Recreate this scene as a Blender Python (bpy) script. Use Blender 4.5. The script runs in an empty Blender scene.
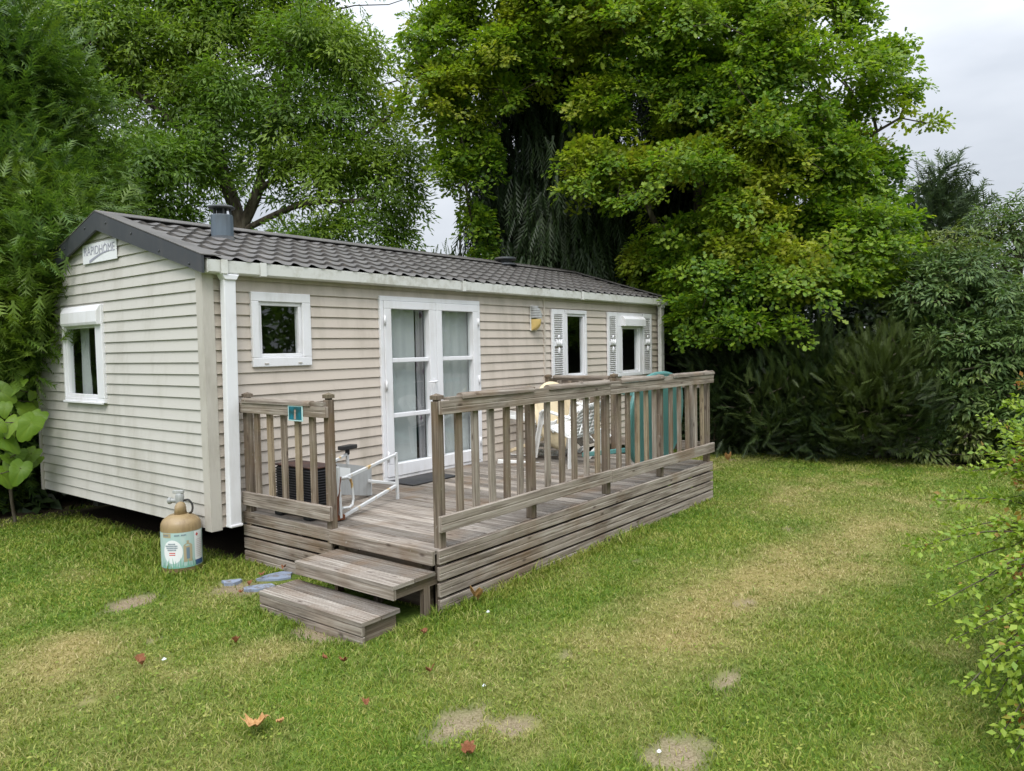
import bpy, bmesh, math, random
import numpy as np
from mathutils import Vector, Matrix

# ------------------------------------------------------------------ camera, sky, sun, exposure
S = bpy.context.scene
C = S.collection
PI = math.pi
random.seed(7)
rng = np.random.default_rng(11)

CAM = np.array([-3.4336, -5.9865, 1.8502])
MR = np.array([[0.613375, -0.789557, -0.019225], [0.051610, 0.015779, 0.998543], [0.788103, 0.613474, -0.050428]])
FPX = 744.956
cam_d = bpy.data.cameras.new('camera')
cam = bpy.data.objects.new('camera', cam_d)
C.objects.link(cam)
cam_d.sensor_width = 36.0
cam_d.lens = FPX / 1024 * 36.0
cam_d.clip_start = 0.05
cam_d.clip_end = 2000
r_, u_, f_ = MR
cam.matrix_world = Matrix(((r_[0], u_[0], -f_[0], CAM[0]), (r_[1], u_[1], -f_[1], CAM[1]), (r_[2], u_[2], -f_[2], CAM[2]), (0, 0, 0, 1)))
S.camera = cam

SUN_EL, SUN_ROT = math.radians(52), math.radians(200)
W = bpy.data.worlds.new('World')
S.world = W
W.use_nodes = True
wn = W.node_tree
wn.nodes.clear()


def wnode(t, **k):
    n = wn.nodes.new(t)
    for a, b in k.items():
        setattr(n, a, b)
    return n


sky = wnode('ShaderNodeTexSky', sky_type='NISHITA', sun_disc=False, sun_elevation=SUN_EL, sun_rotation=SUN_ROT)
sky.air_density = 1.0
tc = wnode('ShaderNodeTexCoord')
sep = wnode('ShaderNodeSeparateXYZ')
wn.links.new(tc.outputs['Generated'], sep.inputs[0])
mp = wnode('ShaderNodeMapping')
mp.inputs['Scale'].default_value = (1.6, 1.6, 4.5)
wn.links.new(tc.outputs['Generated'], mp.inputs[0])
cl = wnode('ShaderNodeTexNoise')
cl.inputs['Scale'].default_value = 1.7
cl.inputs['Detail'].default_value = 5
cl.inputs['Roughness'].default_value = 0.5
wn.links.new(mp.outputs[0], cl.inputs['Vector'])
cr = wnode('ShaderNodeValToRGB')
cr.color_ramp.elements[0].position = 0.30
cr.color_ramp.elements[0].color = (5.2, 5.6, 6.2, 1)
cr.color_ramp.elements[1].position = 0.70
cr.color_ramp.elements[1].color = (8.0, 8.3, 8.8, 1)
wn.links.new(cl.outputs['Fac'], cr.inputs[0])
# overcast: the cloud deck is brighter overhead than at the horizon
pw = wnode('ShaderNodeMath', operation='POWER')
pw.inputs[1].default_value = 2.0
wn.links.new(sep.outputs['Z'], pw.inputs[0])
mr = wnode('ShaderNodeMath', operation='MULTIPLY_ADD')
mr.inputs[1].default_value = 3.1
mr.inputs[2].default_value = 0.78
wn.links.new(pw.outputs[0], mr.inputs[0])
mul = wnode('ShaderNodeMixRGB', blend_type='MULTIPLY')
mul.inputs[0].default_value = 1
wn.links.new(cr.outputs[0], mul.inputs[1])
wn.links.new(mr.outputs[0], mul.inputs[2])
mix = wnode('ShaderNodeMixRGB')
mix.inputs[0].default_value = 0.93
wn.links.new(sky.outputs[0], mix.inputs[1])
wn.links.new(mul.outputs[0], mix.inputs[2])
bg = wnode('ShaderNodeBackground')
bg.inputs['Strength'].default_value = 0.10
wn.links.new(mix.outputs[0], bg.inputs[0])
wo = wnode('ShaderNodeOutputWorld')
wn.links.new(bg.outputs[0], wo.inputs[0])

sd = bpy.data.lights.new('sun', 'SUN')
sd.energy = 1.5
sd.angle = math.radians(25)
sd.color = (1.0, 0.96, 0.9)
sun = bpy.data.objects.new('sun', sd)
C.objects.link(sun)
# light comes from behind and left of the camera
_az = math.radians(215)
_dir = Vector((math.cos(_az) * math.cos(SUN_EL), math.sin(_az) * math.cos(SUN_EL), math.sin(SUN_EL)))
sun.rotation_euler = _dir.to_track_quat('Z', 'Y').to_euler()
sky.sun_rotation = math.atan2(_dir.x, _dir.y)
S.view_settings.view_transform = 'Standard'
S.view_settings.look = 'None'
S.view_settings.exposure = 0.44
S.view_settings.gamma = 1.0
S.view_settings.use_curve_mapping = False
S.cycles.max_bounces = 6
S.cycles.diffuse_bounces = 3
S.cycles.glossy_bounces = 3
S.cycles.transmission_bounces = 4
S.cycles.transparent_max_bounces = 6


def at(px, py, dep):
    d = MR.T @ np.array([(px - 512) / FPX, (385.5 - py) / FPX, 1.0])
    return CAM + dep * d


# ------------------------------------------------------------------ mesh builder
ORIG = {}


class MB:
    def __init__(s):
        s.v = []; s.f = []; s.uv = []; s.mi = []; s.sm = []

    def face(s, pts, uvs=None, mi=0, smooth=False):
        i = len(s.v)
        s.v.extend([tuple(p) for p in pts])
        s.f.append(tuple(range(i, i + len(pts))))
        s.uv.append(uvs or [(0, 0)] * len(pts)); s.mi.append(mi); s.sm.append(smooth)

    def obox(s, c, ax, ay, az, mi=0, along=None):
        """box from centre and three half-axis vectors; uv u runs along the longest one"""
        c, ax, ay, az = (np.array(q, float) for q in (c, ax, ay, az))
        A = [ax, ay, az]
        L = [np.linalg.norm(a) for a in A]
        k = int(np.argmax(L)) if along is None else along
        ou, ov = random.uniform(0, 50), random.uniform(0, 50)
        i0 = len(s.v)
        sg = [(-1, -1, -1), (1, -1, -1), (1, 1, -1), (-1, 1, -1), (-1, -1, 1), (1, -1, 1), (1, 1, 1), (-1, 1, 1)]
        for q in sg:
            s.v.append(tuple(c + q[0] * ax + q[1] * ay + q[2] * az))
        fl = [((0, 3, 2, 1), 2), ((4, 5, 6, 7), 2), ((0, 1, 5, 4), 1), ((2, 3, 7, 6), 1), ((1, 2, 6, 5), 0), ((3, 0, 4, 7), 0)]
        hand = np.dot(np.cross(ax, ay), az)
        for q, nrm in fl:
            if hand < 0:
                q = q[::-1]
            o = [a for a in range(3) if a != nrm]
            if k in o:
                ua = k; va = [a for a in o if a != k][0]
            else:
                ua, va = o
            s.f.append(tuple(i0 + j for j in q))
            s.uv.append([(ou + sg[j][ua] * L[ua], ov + nrm * 0.37 + sg[j][va] * L[va]) for j in q])
            s.mi.append(mi); s.sm.append(False)

    def box(s, x0, x1, y0, y1, z0, z1, mi=0, along=None):
        s.obox(((x0 + x1) / 2, (y0 + y1) / 2, (z0 + z1) / 2), ((x1 - x0) / 2, 0, 0), (0, (y1 - y0) / 2, 0), (0, 0, (z1 - z0) / 2), mi, along)

    def extrude(s, prof, o, U, V, D, L, mi=0):
        """closed 2D profile (counter-clockwise in U,V with U x V = D) swept along D for length L"""
        o, U, V, D = (np.array(q, float) for q in (o, U, V, D))
        n = len(prof)
        ou, ov = random.uniform(0, 50), random.uniform(0, 50)
        P = [o + U * a + V * b for a, b in prof]
        i0 = len(s.v)
        for q in P:
            s.v.append(tuple(q))
        for q in P:
            s.v.append(tuple(q + D * L))
        d = 0
        for i in range(n):
            j = (i + 1) % n
            e = math.hypot(prof[j][0] - prof[i][0], prof[j][1] - prof[i][1])
            s.f.append((i0 + i, i0 + j, i0 + n + j, i0 + n + i))
            s.uv.append([(ou, ov + d), (ou, ov + d + e), (ou + L, ov + d + e), (ou + L, ov + d)])
            s.mi.append(mi); s.sm.append(False)
            d += e
        s.f.append(tuple(i0 + n - 1 - i for i in range(n)))
        s.uv.append([(ou + prof[n - 1 - i][0], ov + prof[n - 1 - i][1]) for i in range(n)])
        s.f.append(tuple(i0 + n + i for i in range(n)))
        s.uv.append([(ou + prof[i][0], ov + prof[i][1]) for i in range(n)])
        s.mi += [mi, mi]; s.sm += [False, False]

    def tube(s, pts, rad, n=10, mi=0, cap=True, smooth=True):
        P = [np.array(q, float) for q in pts]
        R = rad if hasattr(rad, '__len__') else [rad] * len(P)
        i0 = len(s.v)
        ref = None
        ou = random.uniform(0, 50)
        u = 0
        us = []
        for i, q in enumerate(P):
            t = (P[min(i + 1, len(P) - 1)] - P[max(i - 1, 0)])
            t /= np.linalg.norm(t) + 1e-9
            if ref is None:
                ref = np.array([0, 0, 1.0]) if abs(t[2]) < .9 else np.array([1.0, 0, 0])
            a = ref - t * np.dot(ref, t)
            a /= np.linalg.norm(a) + 1e-9
            ref = a
            b = np.cross(t, a)
            for k in range(n):
                th = 2 * PI * k / n
                s.v.append(tuple(q + R[i] * (math.cos(th) * a + math.sin(th) * b)))
            if i:
                u += np.linalg.norm(P[i] - P[i - 1])
            us.append(u)
        for i in range(len(P) - 1):
            for k in range(n):
                l = (k + 1) % n
                s.f.append((i0 + i * n + k, i0 + i * n + l, i0 + (i + 1) * n + l, i0 + (i + 1) * n + k))
                w = 2 * PI * R[i] / n
                s.uv.append([(ou + us[i], k * w), (ou + us[i], (k + 1) * w), (ou + us[i + 1], (k + 1) * w), (ou + us[i + 1], k * w)])
                s.mi.append(mi); s.sm.append(smooth)
        if cap:
            s.f.append(tuple(i0 + n - 1 - k for k in range(n)))
            s.f.append(tuple(i0 + (len(P) - 1) * n + k for k in range(n)))
            for _ in (0, 1):
                s.uv.append([(0.01 * math.cos(k), 0.01 * math.sin(k)) for k in range(n)])
                s.mi.append(mi); s.sm.append(False)

    def lathe(s, prof, o, n=28, mi=0, axis=(0, 0, 1), smooth=True):
        """prof: list of (radius, height)"""
        o = np.array(o, float); ax = np.array(axis, float); ax /= np.linalg.norm(ax)
        ref = np.array([1.0, 0, 0]) if abs(ax[0]) < .9 else np.array([0, 1.0, 0])
        a = ref - ax * np.dot(ref, ax); a /= np.linalg.norm(a); b = np.cross(ax, a)
        i0 = len(s.v)
        for r, h in prof:
            for k in range(n):
                th = 2 * PI * k / n
                s.v.append(tuple(o + ax * h + r * (math.cos(th) * a + math.sin(th) * b)))
        for i in range(len(prof) - 1):
            for k in range(n):
                l = (k + 1) % n
                s.f.append((i0 + i * n + k, i0 + i * n + l, i0 + (i + 1) * n + l, i0 + (i + 1) * n + k))
                s.uv.append([(k / n, prof[i][1]), ((k + 1) / n, prof[i][1]), ((k + 1) / n, prof[i + 1][1]), (k / n, prof[i + 1][1])])
                s.mi.append(mi); s.sm.append(smooth)
        for ring, rev in ((0, True), (len(prof) - 1, False)):
            if prof[ring][0] > 1e-4:
                q = [i0 + ring * n + k for k in range(n)]
                s.f.append(tuple(q[::-1] if rev else q))
                s.uv.append([(0, 0)] * n); s.mi.append(mi); s.sm.append(False)

    def build(s, name, mats, parent=None, origin=None, bevel=0, seg=2):
        me = bpy.data.meshes.new(name)
        V = np.array(s.v, float)
        o = np.array(origin if origin is not None else (ORIG[parent.name] if parent else (0, 0, 0)), float)
        me.from_pydata((V - o).tolist(), [], s.f)
        ul = me.uv_layers.new(name='UVMap')
        flat = [c for fu in s.uv for p in fu for c in p]
        ul.data.foreach_set('uv', flat)
        me.polygons.foreach_set('material_index', s.mi)
        me.polygons.foreach_set('use_smooth', s.sm)
        for m in (mats if isinstance(mats, (list, tuple)) else [mats]):
            me.materials.append(m)
        me.update()
        ob = bpy.data.objects.new(name, me)
        C.objects.link(ob)
        ORIG[ob.name] = o
        if parent:
            ob.parent = parent
            ob.location = o - ORIG[parent.name]
        else:
            ob.location = o
        if bevel:
            b = ob.modifiers.new('bevel', 'BEVEL')
            b.width = bevel; b.segments = seg; b.limit_method = 'ANGLE'; b.angle_limit = math.radians(40)
        return ob


def thing(name, label, cat, loc, group=None):
    o = bpy.data.objects.new(name, None)
    o.empty_display_size = .2
    C.objects.link(o)
    o.location = loc
    o['label'] = label; o['category'] = cat
    if group:
        o['group'] = group
    ORIG[o.name] = np.array(loc, float)
    return o


def tag(o, label, cat, group=None, kind=None):
    if label: o['label'] = label
    if cat: o['category'] = cat
    if group: o['group'] = group
    if kind: o['kind'] = kind
    return o


# ------------------------------------------------------------------ materials
def mat(name, base=(.5, .5, .5), rough=.6, metal=0, spec=.5):
    m = bpy.data.materials.new(name)
    m.use_nodes = True
    nt = m.node_tree
    b = nt.nodes['Principled BSDF']
    b.inputs['Base Color'].default_value = (*base, 1)
    b.inputs['Roughness'].default_value = rough
    b.inputs['Metallic'].default_value = metal
    b.inputs['Specular IOR Level'].default_value = spec
    return m, nt, b


def nd(nt, t, ins=None, **k):
    n = nt.nodes.new(t)
    for a, b in k.items():
        setattr(n, a, b)
    for a, b in (ins or {}).items():
        if isinstance(b, bpy.types.NodeSocket):
            nt.links.new(b, n.inputs[a])
        else:
            n.inputs[a].default_value = b
    return n


def ramp(nt, fac, stops, interp='LINEAR'):
    n = nt.nodes.new('ShaderNodeValToRGB')
    e = n.color_ramp.elements
    n.color_ramp.interpolation = interp
    while len(e) < len(stops):
        e.new(0.5)
    for i, (p, c) in enumerate(stops):
        e[i].position = p
        e[i].color = (*c, 1) if len(c) == 3 else c
    nt.links.new(fac, n.inputs[0])
    return n.outputs[0]


def mixc(nt, fac, a, b, mode='MIX'):
    n = nt.nodes.new('ShaderNodeMixRGB')
    n.blend_type = mode
    for i, q in enumerate((fac, a, b)):
        if isinstance(q, bpy.types.NodeSocket):
            nt.links.new(q, n.inputs[i])
        else:
            n.inputs[i].default_value = q if i == 0 else (*q, 1)
    return n.outputs[0]


def bump(nt, b, h, strength=.3, dist=.01):
    n = nd(nt, 'ShaderNodeBump', {'Height': h, 'Strength': strength, 'Distance': dist})
    nt.links.new(n.outputs[0], b.inputs['Normal'])


def grimy(name, base, rough=.45, dirt=(.25, .22, .16), amount=.35, scale=3.0, streak=True, spec=.4, metal=0, low=.45, hi=.85):
    """painted or plastic surface with soft stains and fine vertical streaks"""
    m, nt, b = mat(name, base, rough, metal, spec)
    g = nd(nt, 'ShaderNodeNewGeometry')
    mpn = nd(nt, 'ShaderNodeMapping', {'Vector': g.outputs['Position'], 'Scale': (1, 1, .18 if streak else 1)})
    n1 = nd(nt, 'ShaderNodeTexNoise', {'Vector': mpn.outputs[0], 'Scale': scale * 2.2, 'Detail': 6, 'Roughness': .65})
    n2 = nd(nt, 'ShaderNodeTexNoise', {'Vector': g.outputs['Position'], 'Scale': scale * .45, 'Detail': 3})
    f = nd(nt, 'ShaderNodeMath', {0: n1.outputs[0], 1: n2.outputs[0]}, operation='MULTIPLY')
    fr = nd(nt, 'ShaderNodeMapRange', {'Value': f.outputs[0], 'From Min': low * .5, 'From Max': hi * .5, 'To Min': 0, 'To Max': amount})
    col = mixc(nt, fr.outputs[0], base, dirt)
    nt.links.new(col, b.inputs['Base Color'])
    rr = nd(nt, 'ShaderNodeMapRange', {'Value': n1.outputs[0], 'To Min': rough - .1, 'To Max': rough + .2})
    nt.links.new(rr.outputs[0], b.inputs['Roughness'])
    bump(nt, b, n1.outputs[0], .06, .01)
    return m


def wood(name, c0, c1, c2, moss=.0):
    m, nt, b = mat(name, c1, .85, 0, .2)
    tcn = nd(nt, 'ShaderNodeTexCoord')
    g = nd(nt, 'ShaderNodeNewGeometry')
    mp1 = nd(nt, 'ShaderNodeMapping', {'Vector': tcn.outputs['UV'], 'Scale': (1.6, 55, 1)})
    n1 = nd(nt, 'ShaderNodeTexNoise', {'Vector': mp1.outputs[0], 'Scale': 1.0, 'Detail': 7, 'Roughness': .62, 'Distortion': .5})
    mp2 = nd(nt, 'ShaderNodeMapping', {'Vector': tcn.outputs['UV'], 'Scale': (1.1, 9, 1)})
    n2 = nd(nt, 'ShaderNodeTexNoise', {'Vector': mp2.outputs[0], 'Scale': 1.5, 'Detail': 5, 'Roughness': .6})
    base = ramp(nt, n1.outputs[0], [(.28, c0), (.5, c1), (.72, c2)])
    rnd = nd(nt, 'ShaderNodeMapRange', {'Value': g.outputs['Random Per Island'], 'To Min': .52, 'To Max': 1.32})
    base = mixc(nt, 1, base, rnd.outputs[0], 'MULTIPLY')
    st = nd(nt, 'ShaderNodeMapRange', {'Value': n2.outputs[0], 'From Min': .50, 'From Max': .70, 'To Min': 0, 'To Max': .85})
    base = mixc(nt, st.outputs[0], base, (.075, .055, .04))
    # warmer patches where the old stain is still in the wood
    n5 = nd(nt, 'ShaderNodeTexNoise', {'Vector': g.outputs['Position'], 'Scale': 2.6, 'Detail': 4})
    wm = nd(nt, 'ShaderNodeMapRange', {'Value': n5.outputs[0], 'From Min': .5, 'From Max': .72, 'To Min': 0, 'To Max': .55})
    base = mixc(nt, wm.outputs[0], base, (.17, .105, .055))
    # knots
    mp3 = nd(nt, 'ShaderNodeMapping', {'Vector': tcn.outputs['UV'], 'Scale': (4.0, 10, 1)})
    vo = nd(nt, 'ShaderNodeTexVoronoi', {'Vector': mp3.outputs[0], 'Scale': 1.0})
    kn = nd(nt, 'ShaderNodeMapRange', {'Value': vo.outputs['Distance'], 'From Min': .05, 'From Max': .16, 'To Min': .8, 'To Max': 0})
    base = mixc(nt, kn.outputs[0], base, (.06, .04, .03))
    # pale bird-lime and lichen flecks
    n4 = nd(nt, 'ShaderNodeTexNoise', {'Vector': g.outputs['Position'], 'Scale': 38, 'Detail': 3})
    lf = nd(nt, 'ShaderNodeMapRange', {'Value': n4.outputs[0], 'From Min': .68, 'From Max': .76, 'To Min': 0, 'To Max': .45})
    base = mixc(nt, lf.outputs[0], base, (.45, .44, .4))
    if moss:
        n3 = nd(nt, 'ShaderNodeTexNoise', {'Vector': g.outputs['Position'], 'Scale': 7, 'Detail': 6})
        mf = nd(nt, 'ShaderNodeMapRange', {'Value': n3.outputs[0], 'From Min': .5, 'From Max': .7, 'To Min': 0, 'To Max': moss})
        base = mixc(nt, mf.outputs[0], base, (.12, .12, .045))
    nt.links.new(base, b.inputs['Base Color'])
    bump(nt, b, n1.outputs[0], .55, .006)
    return m


M = {}
M['siding'] = grimy('vinyl_siding', (.55, .485, .418), .5, (.26, .23, .17), .55, 2.2)
M['siding_end'] = grimy('vinyl_siding_pale', (.545, .525, .485), .5, (.28, .26, .2), .5, 2.2)
M['trim'] = grimy('beige_trim', (.50, .47, .42), .5, (.28, .25, .2), .6, 5)
M['pvc'] = grimy('white_pvc', (.76, .76, .78), .35, (.45, .42, .36), .3, 6)
M['gutter'] = grimy('white_gutter', (.68, .68, .65), .4, (.36, .34, .26), .6, 7, streak=False)
M['fascia'] = grimy('dark_grey_metal', (.038, .042, .048), .42, (.13, .12, .11), .35, 5, spec=.5)
M['flue'] = grimy('slate_blue_metal', (.105, .135, .165), .4, (.06, .06, .06), .5, 6, spec=.5)
M['flue_cap'] = grimy('dark_cowl', (.045, .05, .055), .5, (.12, .1, .08), .5, 8)
M['wood'] = wood('weathered_wood', (.095, .075, .058), (.23, .195, .162), (.38, .345, .30), .10)
M['wood_yellow'] = wood('yellowed_wood', (.11, .083, .052), (.235, .185, .125), (.35, .29, .21), .12)
M['wood_deck'] = wood('weathered_decking', (.125, .105, .086), (.275, .24, .205), (.43, .395, .35), .06)
M['wood_post'] = wood('weathered_posts', (.07, .052, .038), (.165, .13, .098), (.29, .245, .195), .22)
M['black'] = grimy('black_plastic', (.02, .02, .022), .5, (.1, .09, .08), .4, 8)
M['rubber'] = grimy('black_rubber', (.03, .029, .028), .8, (.12, .1, .08), .5, 14, streak=False)
M['white_plastic'] = grimy('white_garden_plastic', (.78, .78, .76), .4, (.35, .3, .22), .4, 9)
M['cream_plastic'] = grimy('cream_garden_plastic', (.72, .60, .40), .45, (.36, .26, .14), .5, 9)
M['teal_plastic'] = grimy('teal_garden_plastic', (.085, .235, .22), .42, (.13, .20, .18), .5, 7)
M['concrete'] = grimy('grey_concrete', (.33, .32, .3), .9, (.12, .12, .1), .6, 6, streak=False)
M['slab'] = grimy('blue_grey_slab', (.22, .26, .34), .8, (.13, .11, .08), .85, 14, streak=False, low=.5, hi=.75)
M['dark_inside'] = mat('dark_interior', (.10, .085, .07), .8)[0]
M['under'] = mat('chassis_black', (.035, .033, .03), .85)[0]
M['cut_dark'] = mat('shadow_gap', (.02, .02, .02), .9)[0]

# roof sheet: coated steel, taupe, with lichen and litter near the eaves
m, nt, b = mat('tile_effect_steel', (.15, .135, .125), .5, 0, .45)
g = nd(nt, 'ShaderNodeNewGeometry')
n1 = nd(nt, 'ShaderNodeTexNoise', {'Vector': g.outputs['Position'], 'Scale': 3.0, 'Detail': 6})
n2 = nd(nt, 'ShaderNodeTexNoise', {'Vector': g.outputs['Position'], 'Scale': 26, 'Detail': 4})
c = ramp(nt, n1.outputs[0], [(.3, (.086, .080, .076)), (.6, (.126, .118, .112)), (.8, (.155, .145, .137))])
f = nd(nt, 'ShaderNodeMapRange', {'Value': n2.outputs[0], 'From Min': .62, 'From Max': .75, 'To Min': 0, 'To Max': .55})
c = mixc(nt, f.outputs[0], c, (.22, .15, .08))
nt.links.new(c, b.inputs['Base Color'])
bump(nt, b, n2.outputs[0], .15, .004)
M['roof'] = m

# rusty white tube
m, nt, b = mat('rusty_white_tube', (.7, .7, .68), .45)
g = nd(nt, 'ShaderNodeNewGeometry')
n1 = nd(nt, 'ShaderNodeTexNoise', {'Vector': g.outputs['Position'], 'Scale': 5, 'Detail': 4, 'Roughness': .6})
c = ramp(nt, n1.outputs[0], [(.57, (.60, .61, .61)), (.63, (.5, .34, .13)), (.70, (.26, .11, .03))])
nt.links.new(c, b.inputs['Base Color'])
M['rust_tube'] = m
M['rust'] = grimy('brown_rust', (.16, .055, .025), .85, (.05, .03, .02), .7, 12)
M['grey_panel'] = grimy('grey_enamel_panel', (.40, .41, .41), .5, (.2, .19, .17), .6, 8)

# glass: clear pane, reflecting by Fresnel
m, nt, b = mat('window_glass')
nt.nodes.remove(b)
out = nt.nodes['Material Output']
tr = nd(nt, 'ShaderNodeBsdfTransparent', {'Color': (.90, .93, .92, 1)})
gl = nd(nt, 'ShaderNodeBsdfGlossy', {'Color': (.95, 1, 1, 1), 'Roughness': .015})
lw = nd(nt, 'ShaderNodeLayerWeight', {'Blend': .5})   # Schlick, the same from both sides of the sheet
p5 = nd(nt, 'ShaderNodeMath', {0: lw.outputs['Facing'], 1: 5.0}, operation='POWER')
fr = nd(nt, 'ShaderNodeMath', {0: p5.outputs[0], 1: .90, 2: .09}, operation='MULTIPLY_ADD')
ms = nd(nt, 'ShaderNodeMixShader', {0: fr.outputs[0], 1: tr.outputs[0], 2: gl.outputs[0]})
nt.links.new(ms.outputs[0], out.inputs[0])
M['glass'] = m

# net curtain: fine translucent white cloth
m, nt, b = mat('net_curtain', (.70, .72, .72), .9)
tl = nd(nt, 'ShaderNodeBsdfTranslucent', {'Color': (.66, .68, .68, 1)})
ms = nd(nt, 'ShaderNodeMixShader', {0: .35, 1: b.outputs[0], 2: tl.outputs[0]})
nt.links.new(ms.outputs[0], nt.nodes['Material Output'].inputs[0])
M['net'] = m
m, nt, b = mat('patterned_curtain', (.3, .28, .3), .9)
tcn = nd(nt, 'ShaderNodeNewGeometry')
vo = nd(nt, 'ShaderNodeTexVoronoi', {'Vector': tcn.outputs['Position'], 'Scale': 5.5})
c = ramp(nt, vo.outputs['Distance'], [(.18, (.10, .02, .09)), (.3, (.33, .31, .33))])
nt.links.new(c, b.inputs['Base Color'])
M['curtain'] = m


def leafmat(name, stops, tip=(.25, .28, .03), trans=.35, rough=.5, spec=.35, hue_scale=.5, tmul=1.6):
    """leaf colours: random from leaf to leaf, drifting over the crown, 'tint' attribute marks young growth"""
    m, nt, b = mat(name, stops[0], rough, 0, spec)
    g = nd(nt, 'ShaderNodeNewGeometry')
    n1 = nd(nt, 'ShaderNodeTexNoise', {'Vector': g.outputs['Position'], 'Scale': hue_scale, 'Detail': 3})
    a = nd(nt, 'ShaderNodeMath', {0: g.outputs['Random Per Island'], 1: .55}, operation='MULTIPLY')
    s = nd(nt, 'ShaderNodeMath', {0: a.outputs[0], 1: n1.outputs[0]}, operation='ADD')
    k = len(stops)
    c = ramp(nt, s.outputs[0], [(.3 + .65 * i / (k - 1), stops[i]) for i in range(k)])
    at_ = nd(nt, 'ShaderNodeAttribute', attribute_name='tint')
    c = mixc(nt, at_.outputs['Fac'], c, tip)
    nt.links.new(c, b.inputs['Base Color'])
    tcol = mixc(nt, 1, c, (tmul, tmul * 1.05, tmul * .55), 'MULTIPLY')
    tl = nd(nt, 'ShaderNodeBsdfTranslucent', {'Color': tcol})
    ms = nd(nt, 'ShaderNodeMixShader', {0: trans, 1: b.outputs[0], 2: tl.outputs[0]})
    nt.links.new(ms.outputs[0], nt.nodes['Material Output'].inputs[0])
    return m


M['oak_leaf'] = leafmat('oak_leaves', [(.032, .074, .012), (.066, .14, .013), (.12, .21, .016), (.19, .275, .02)], (.33, .33, .03), tmul=1.9)
M['ash_leaf'] = leafmat('walnut_leaves', [(.048, .095, .016), (.085, .16, .02), (.13, .215, .025)], (.22, .30, .03), tmul=1.9)
M['thuja'] = leafmat('thuja_sprays', [(.022, .054, .013), (.052, .108, .018), (.105, .18, .026)], (.19, .26, .03), trans=.25)
M['weeper'] = leafmat('dark_conifer_sprays', [(.009, .020, .007), (.016, .034, .010), (.028, .050, .013)], (.045, .075, .018), trans=.12)
M['yew'] = leafmat('yew_sprays', [(.010, .021, .008), (.021, .040, .013), (.040, .064, .017)], (.075, .10, .02), trans=.15)
M['elder_leaf'] = leafmat('elder_leaves', [(.040, .082, .026), (.072, .13, .038), (.118, .18, .048)], (.20, .22, .05), trans=.25)
M['paul_leaf'] = leafmat('broad_leaves', [(.045, .105, .010), (.075, .155, .012), (.11, .20, .014)], (.22, .30, .03), trans=.25, hue_scale=2)
M['bush_leaf'] = leafmat('shrub_leaves', [(.10, .19, .02), (.17, .27, .03), (.26, .34, .04)], (.30, .09, .04), trans=.3, hue_scale=2)
M['ivy'] = leafmat('ivy_leaves', [(.022, .04, .02), (.04, .065, .03), (.06, .09, .035)], (.16, .15, .05), trans=.12, hue_scale=1.5)
M['blossom'] = mat('pale_blossom', (.5, .48, .3), .8)[0]
m, nt, b = mat('bark', (.1, .085, .065), .95, 0, .15)
g = nd(nt, 'ShaderNodeNewGeometry')
mpn = nd(nt, 'ShaderNodeMapping', {'Vector': g.outputs['Position'], 'Scale': (1, 1, .25)})
n1 = nd(nt, 'ShaderNodeTexNoise', {'Vector': mpn.outputs[0], 'Scale': 14, 'Detail': 6})
c = ramp(nt, n1.outputs[0], [(.3, (.035, .028, .02)), (.55, (.10, .085, .062)), (.75, (.17, .155, .12))])
nt.links.new(c, b.inputs['Base Color'])
bump(nt, b, n1.outputs[0], .8, .03)
M['bark'] = m

# grass blades and ground share the same 'dry' / 'dirt' fields
m, nt, b = mat('grass_blades', (.1, .2, .03), .55, 0, .3)
g = nd(nt, 'ShaderNodeNewGeometry')
dr = nd(nt, 'ShaderNodeAttribute', attribute_name='dry')
n1 = nd(nt, 'ShaderNodeTexNoise', {'Vector': g.outputs['Position'], 'Scale': 1.1, 'Detail': 4})
a = nd(nt, 'ShaderNodeMath', {0: g.outputs['Random Per Island'], 1: .5}, operation='MULTIPLY')
s = nd(nt, 'ShaderNodeMath', {0: a.outputs[0], 1: n1.outputs[0]}, operation='ADD')
cg = ramp(nt, s.outputs[0], [(.35, (.070, .150, .012)), (.58, (.122, .215, .016)), (.8, (.195, .27, .025)), (1.0, (.31, .33, .065))])
cd = ramp(nt, g.outputs['Random Per Island'], [(0, (.27, .26, .065)), (.5, (.40, .345, .13)), (1, (.52, .44, .23))])
c = mixc(nt, dr.outputs['Fac'], cg, cd)
nt.links.new(c, b.inputs['Base Color'])
tl = nd(nt, 'ShaderNodeBsdfTranslucent', {'Color': c})
ms = nd(nt, 'ShaderNodeMixShader', {0: .3, 1: b.outputs[0], 2: tl.outputs[0]})
nt.links.new(ms.outputs[0], nt.nodes['Material Output'].inputs[0])
M['grass'] = m

m, nt, b = mat('soil_and_turf', (.1, .1, .04), .95, 0, .1)
g = nd(nt, 'ShaderNodeNewGeometry')
dr = nd(nt, 'ShaderNodeAttribute', attribute_name='dry')
di = nd(nt, 'ShaderNodeAttribute', attribute_name='dirt')
n1 = nd(nt, 'ShaderNodeTexNoise', {'Vector': g.outputs['Position'], 'Scale': 18, 'Detail': 6})
n2 = nd(nt, 'ShaderNodeTexNoise', {'Vector': g.outputs['Position'], 'Scale': 90, 'Detail': 4})
cg = ramp(nt, n1.outputs[0], [(.3, (.045, .085, .012)), (.6, (.085, .145, .018)), (.8, (.13, .17, .03))])
cd = ramp(nt, n1.outputs[0], [(.3, (.17, .15, .05)), (.6, (.27, .22, .09)), (.8, (.33, .27, .14))])
cs = ramp(nt, n2.outputs[0], [(.25, (.13, .10, .06)), (.5, (.225, .18, .115)), (.75, (.32, .265, .18))])
c = mixc(nt, dr.outputs['Fac'], cg, cd)
c = mixc(nt, di.outputs['Fac'], c, cs)
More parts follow.
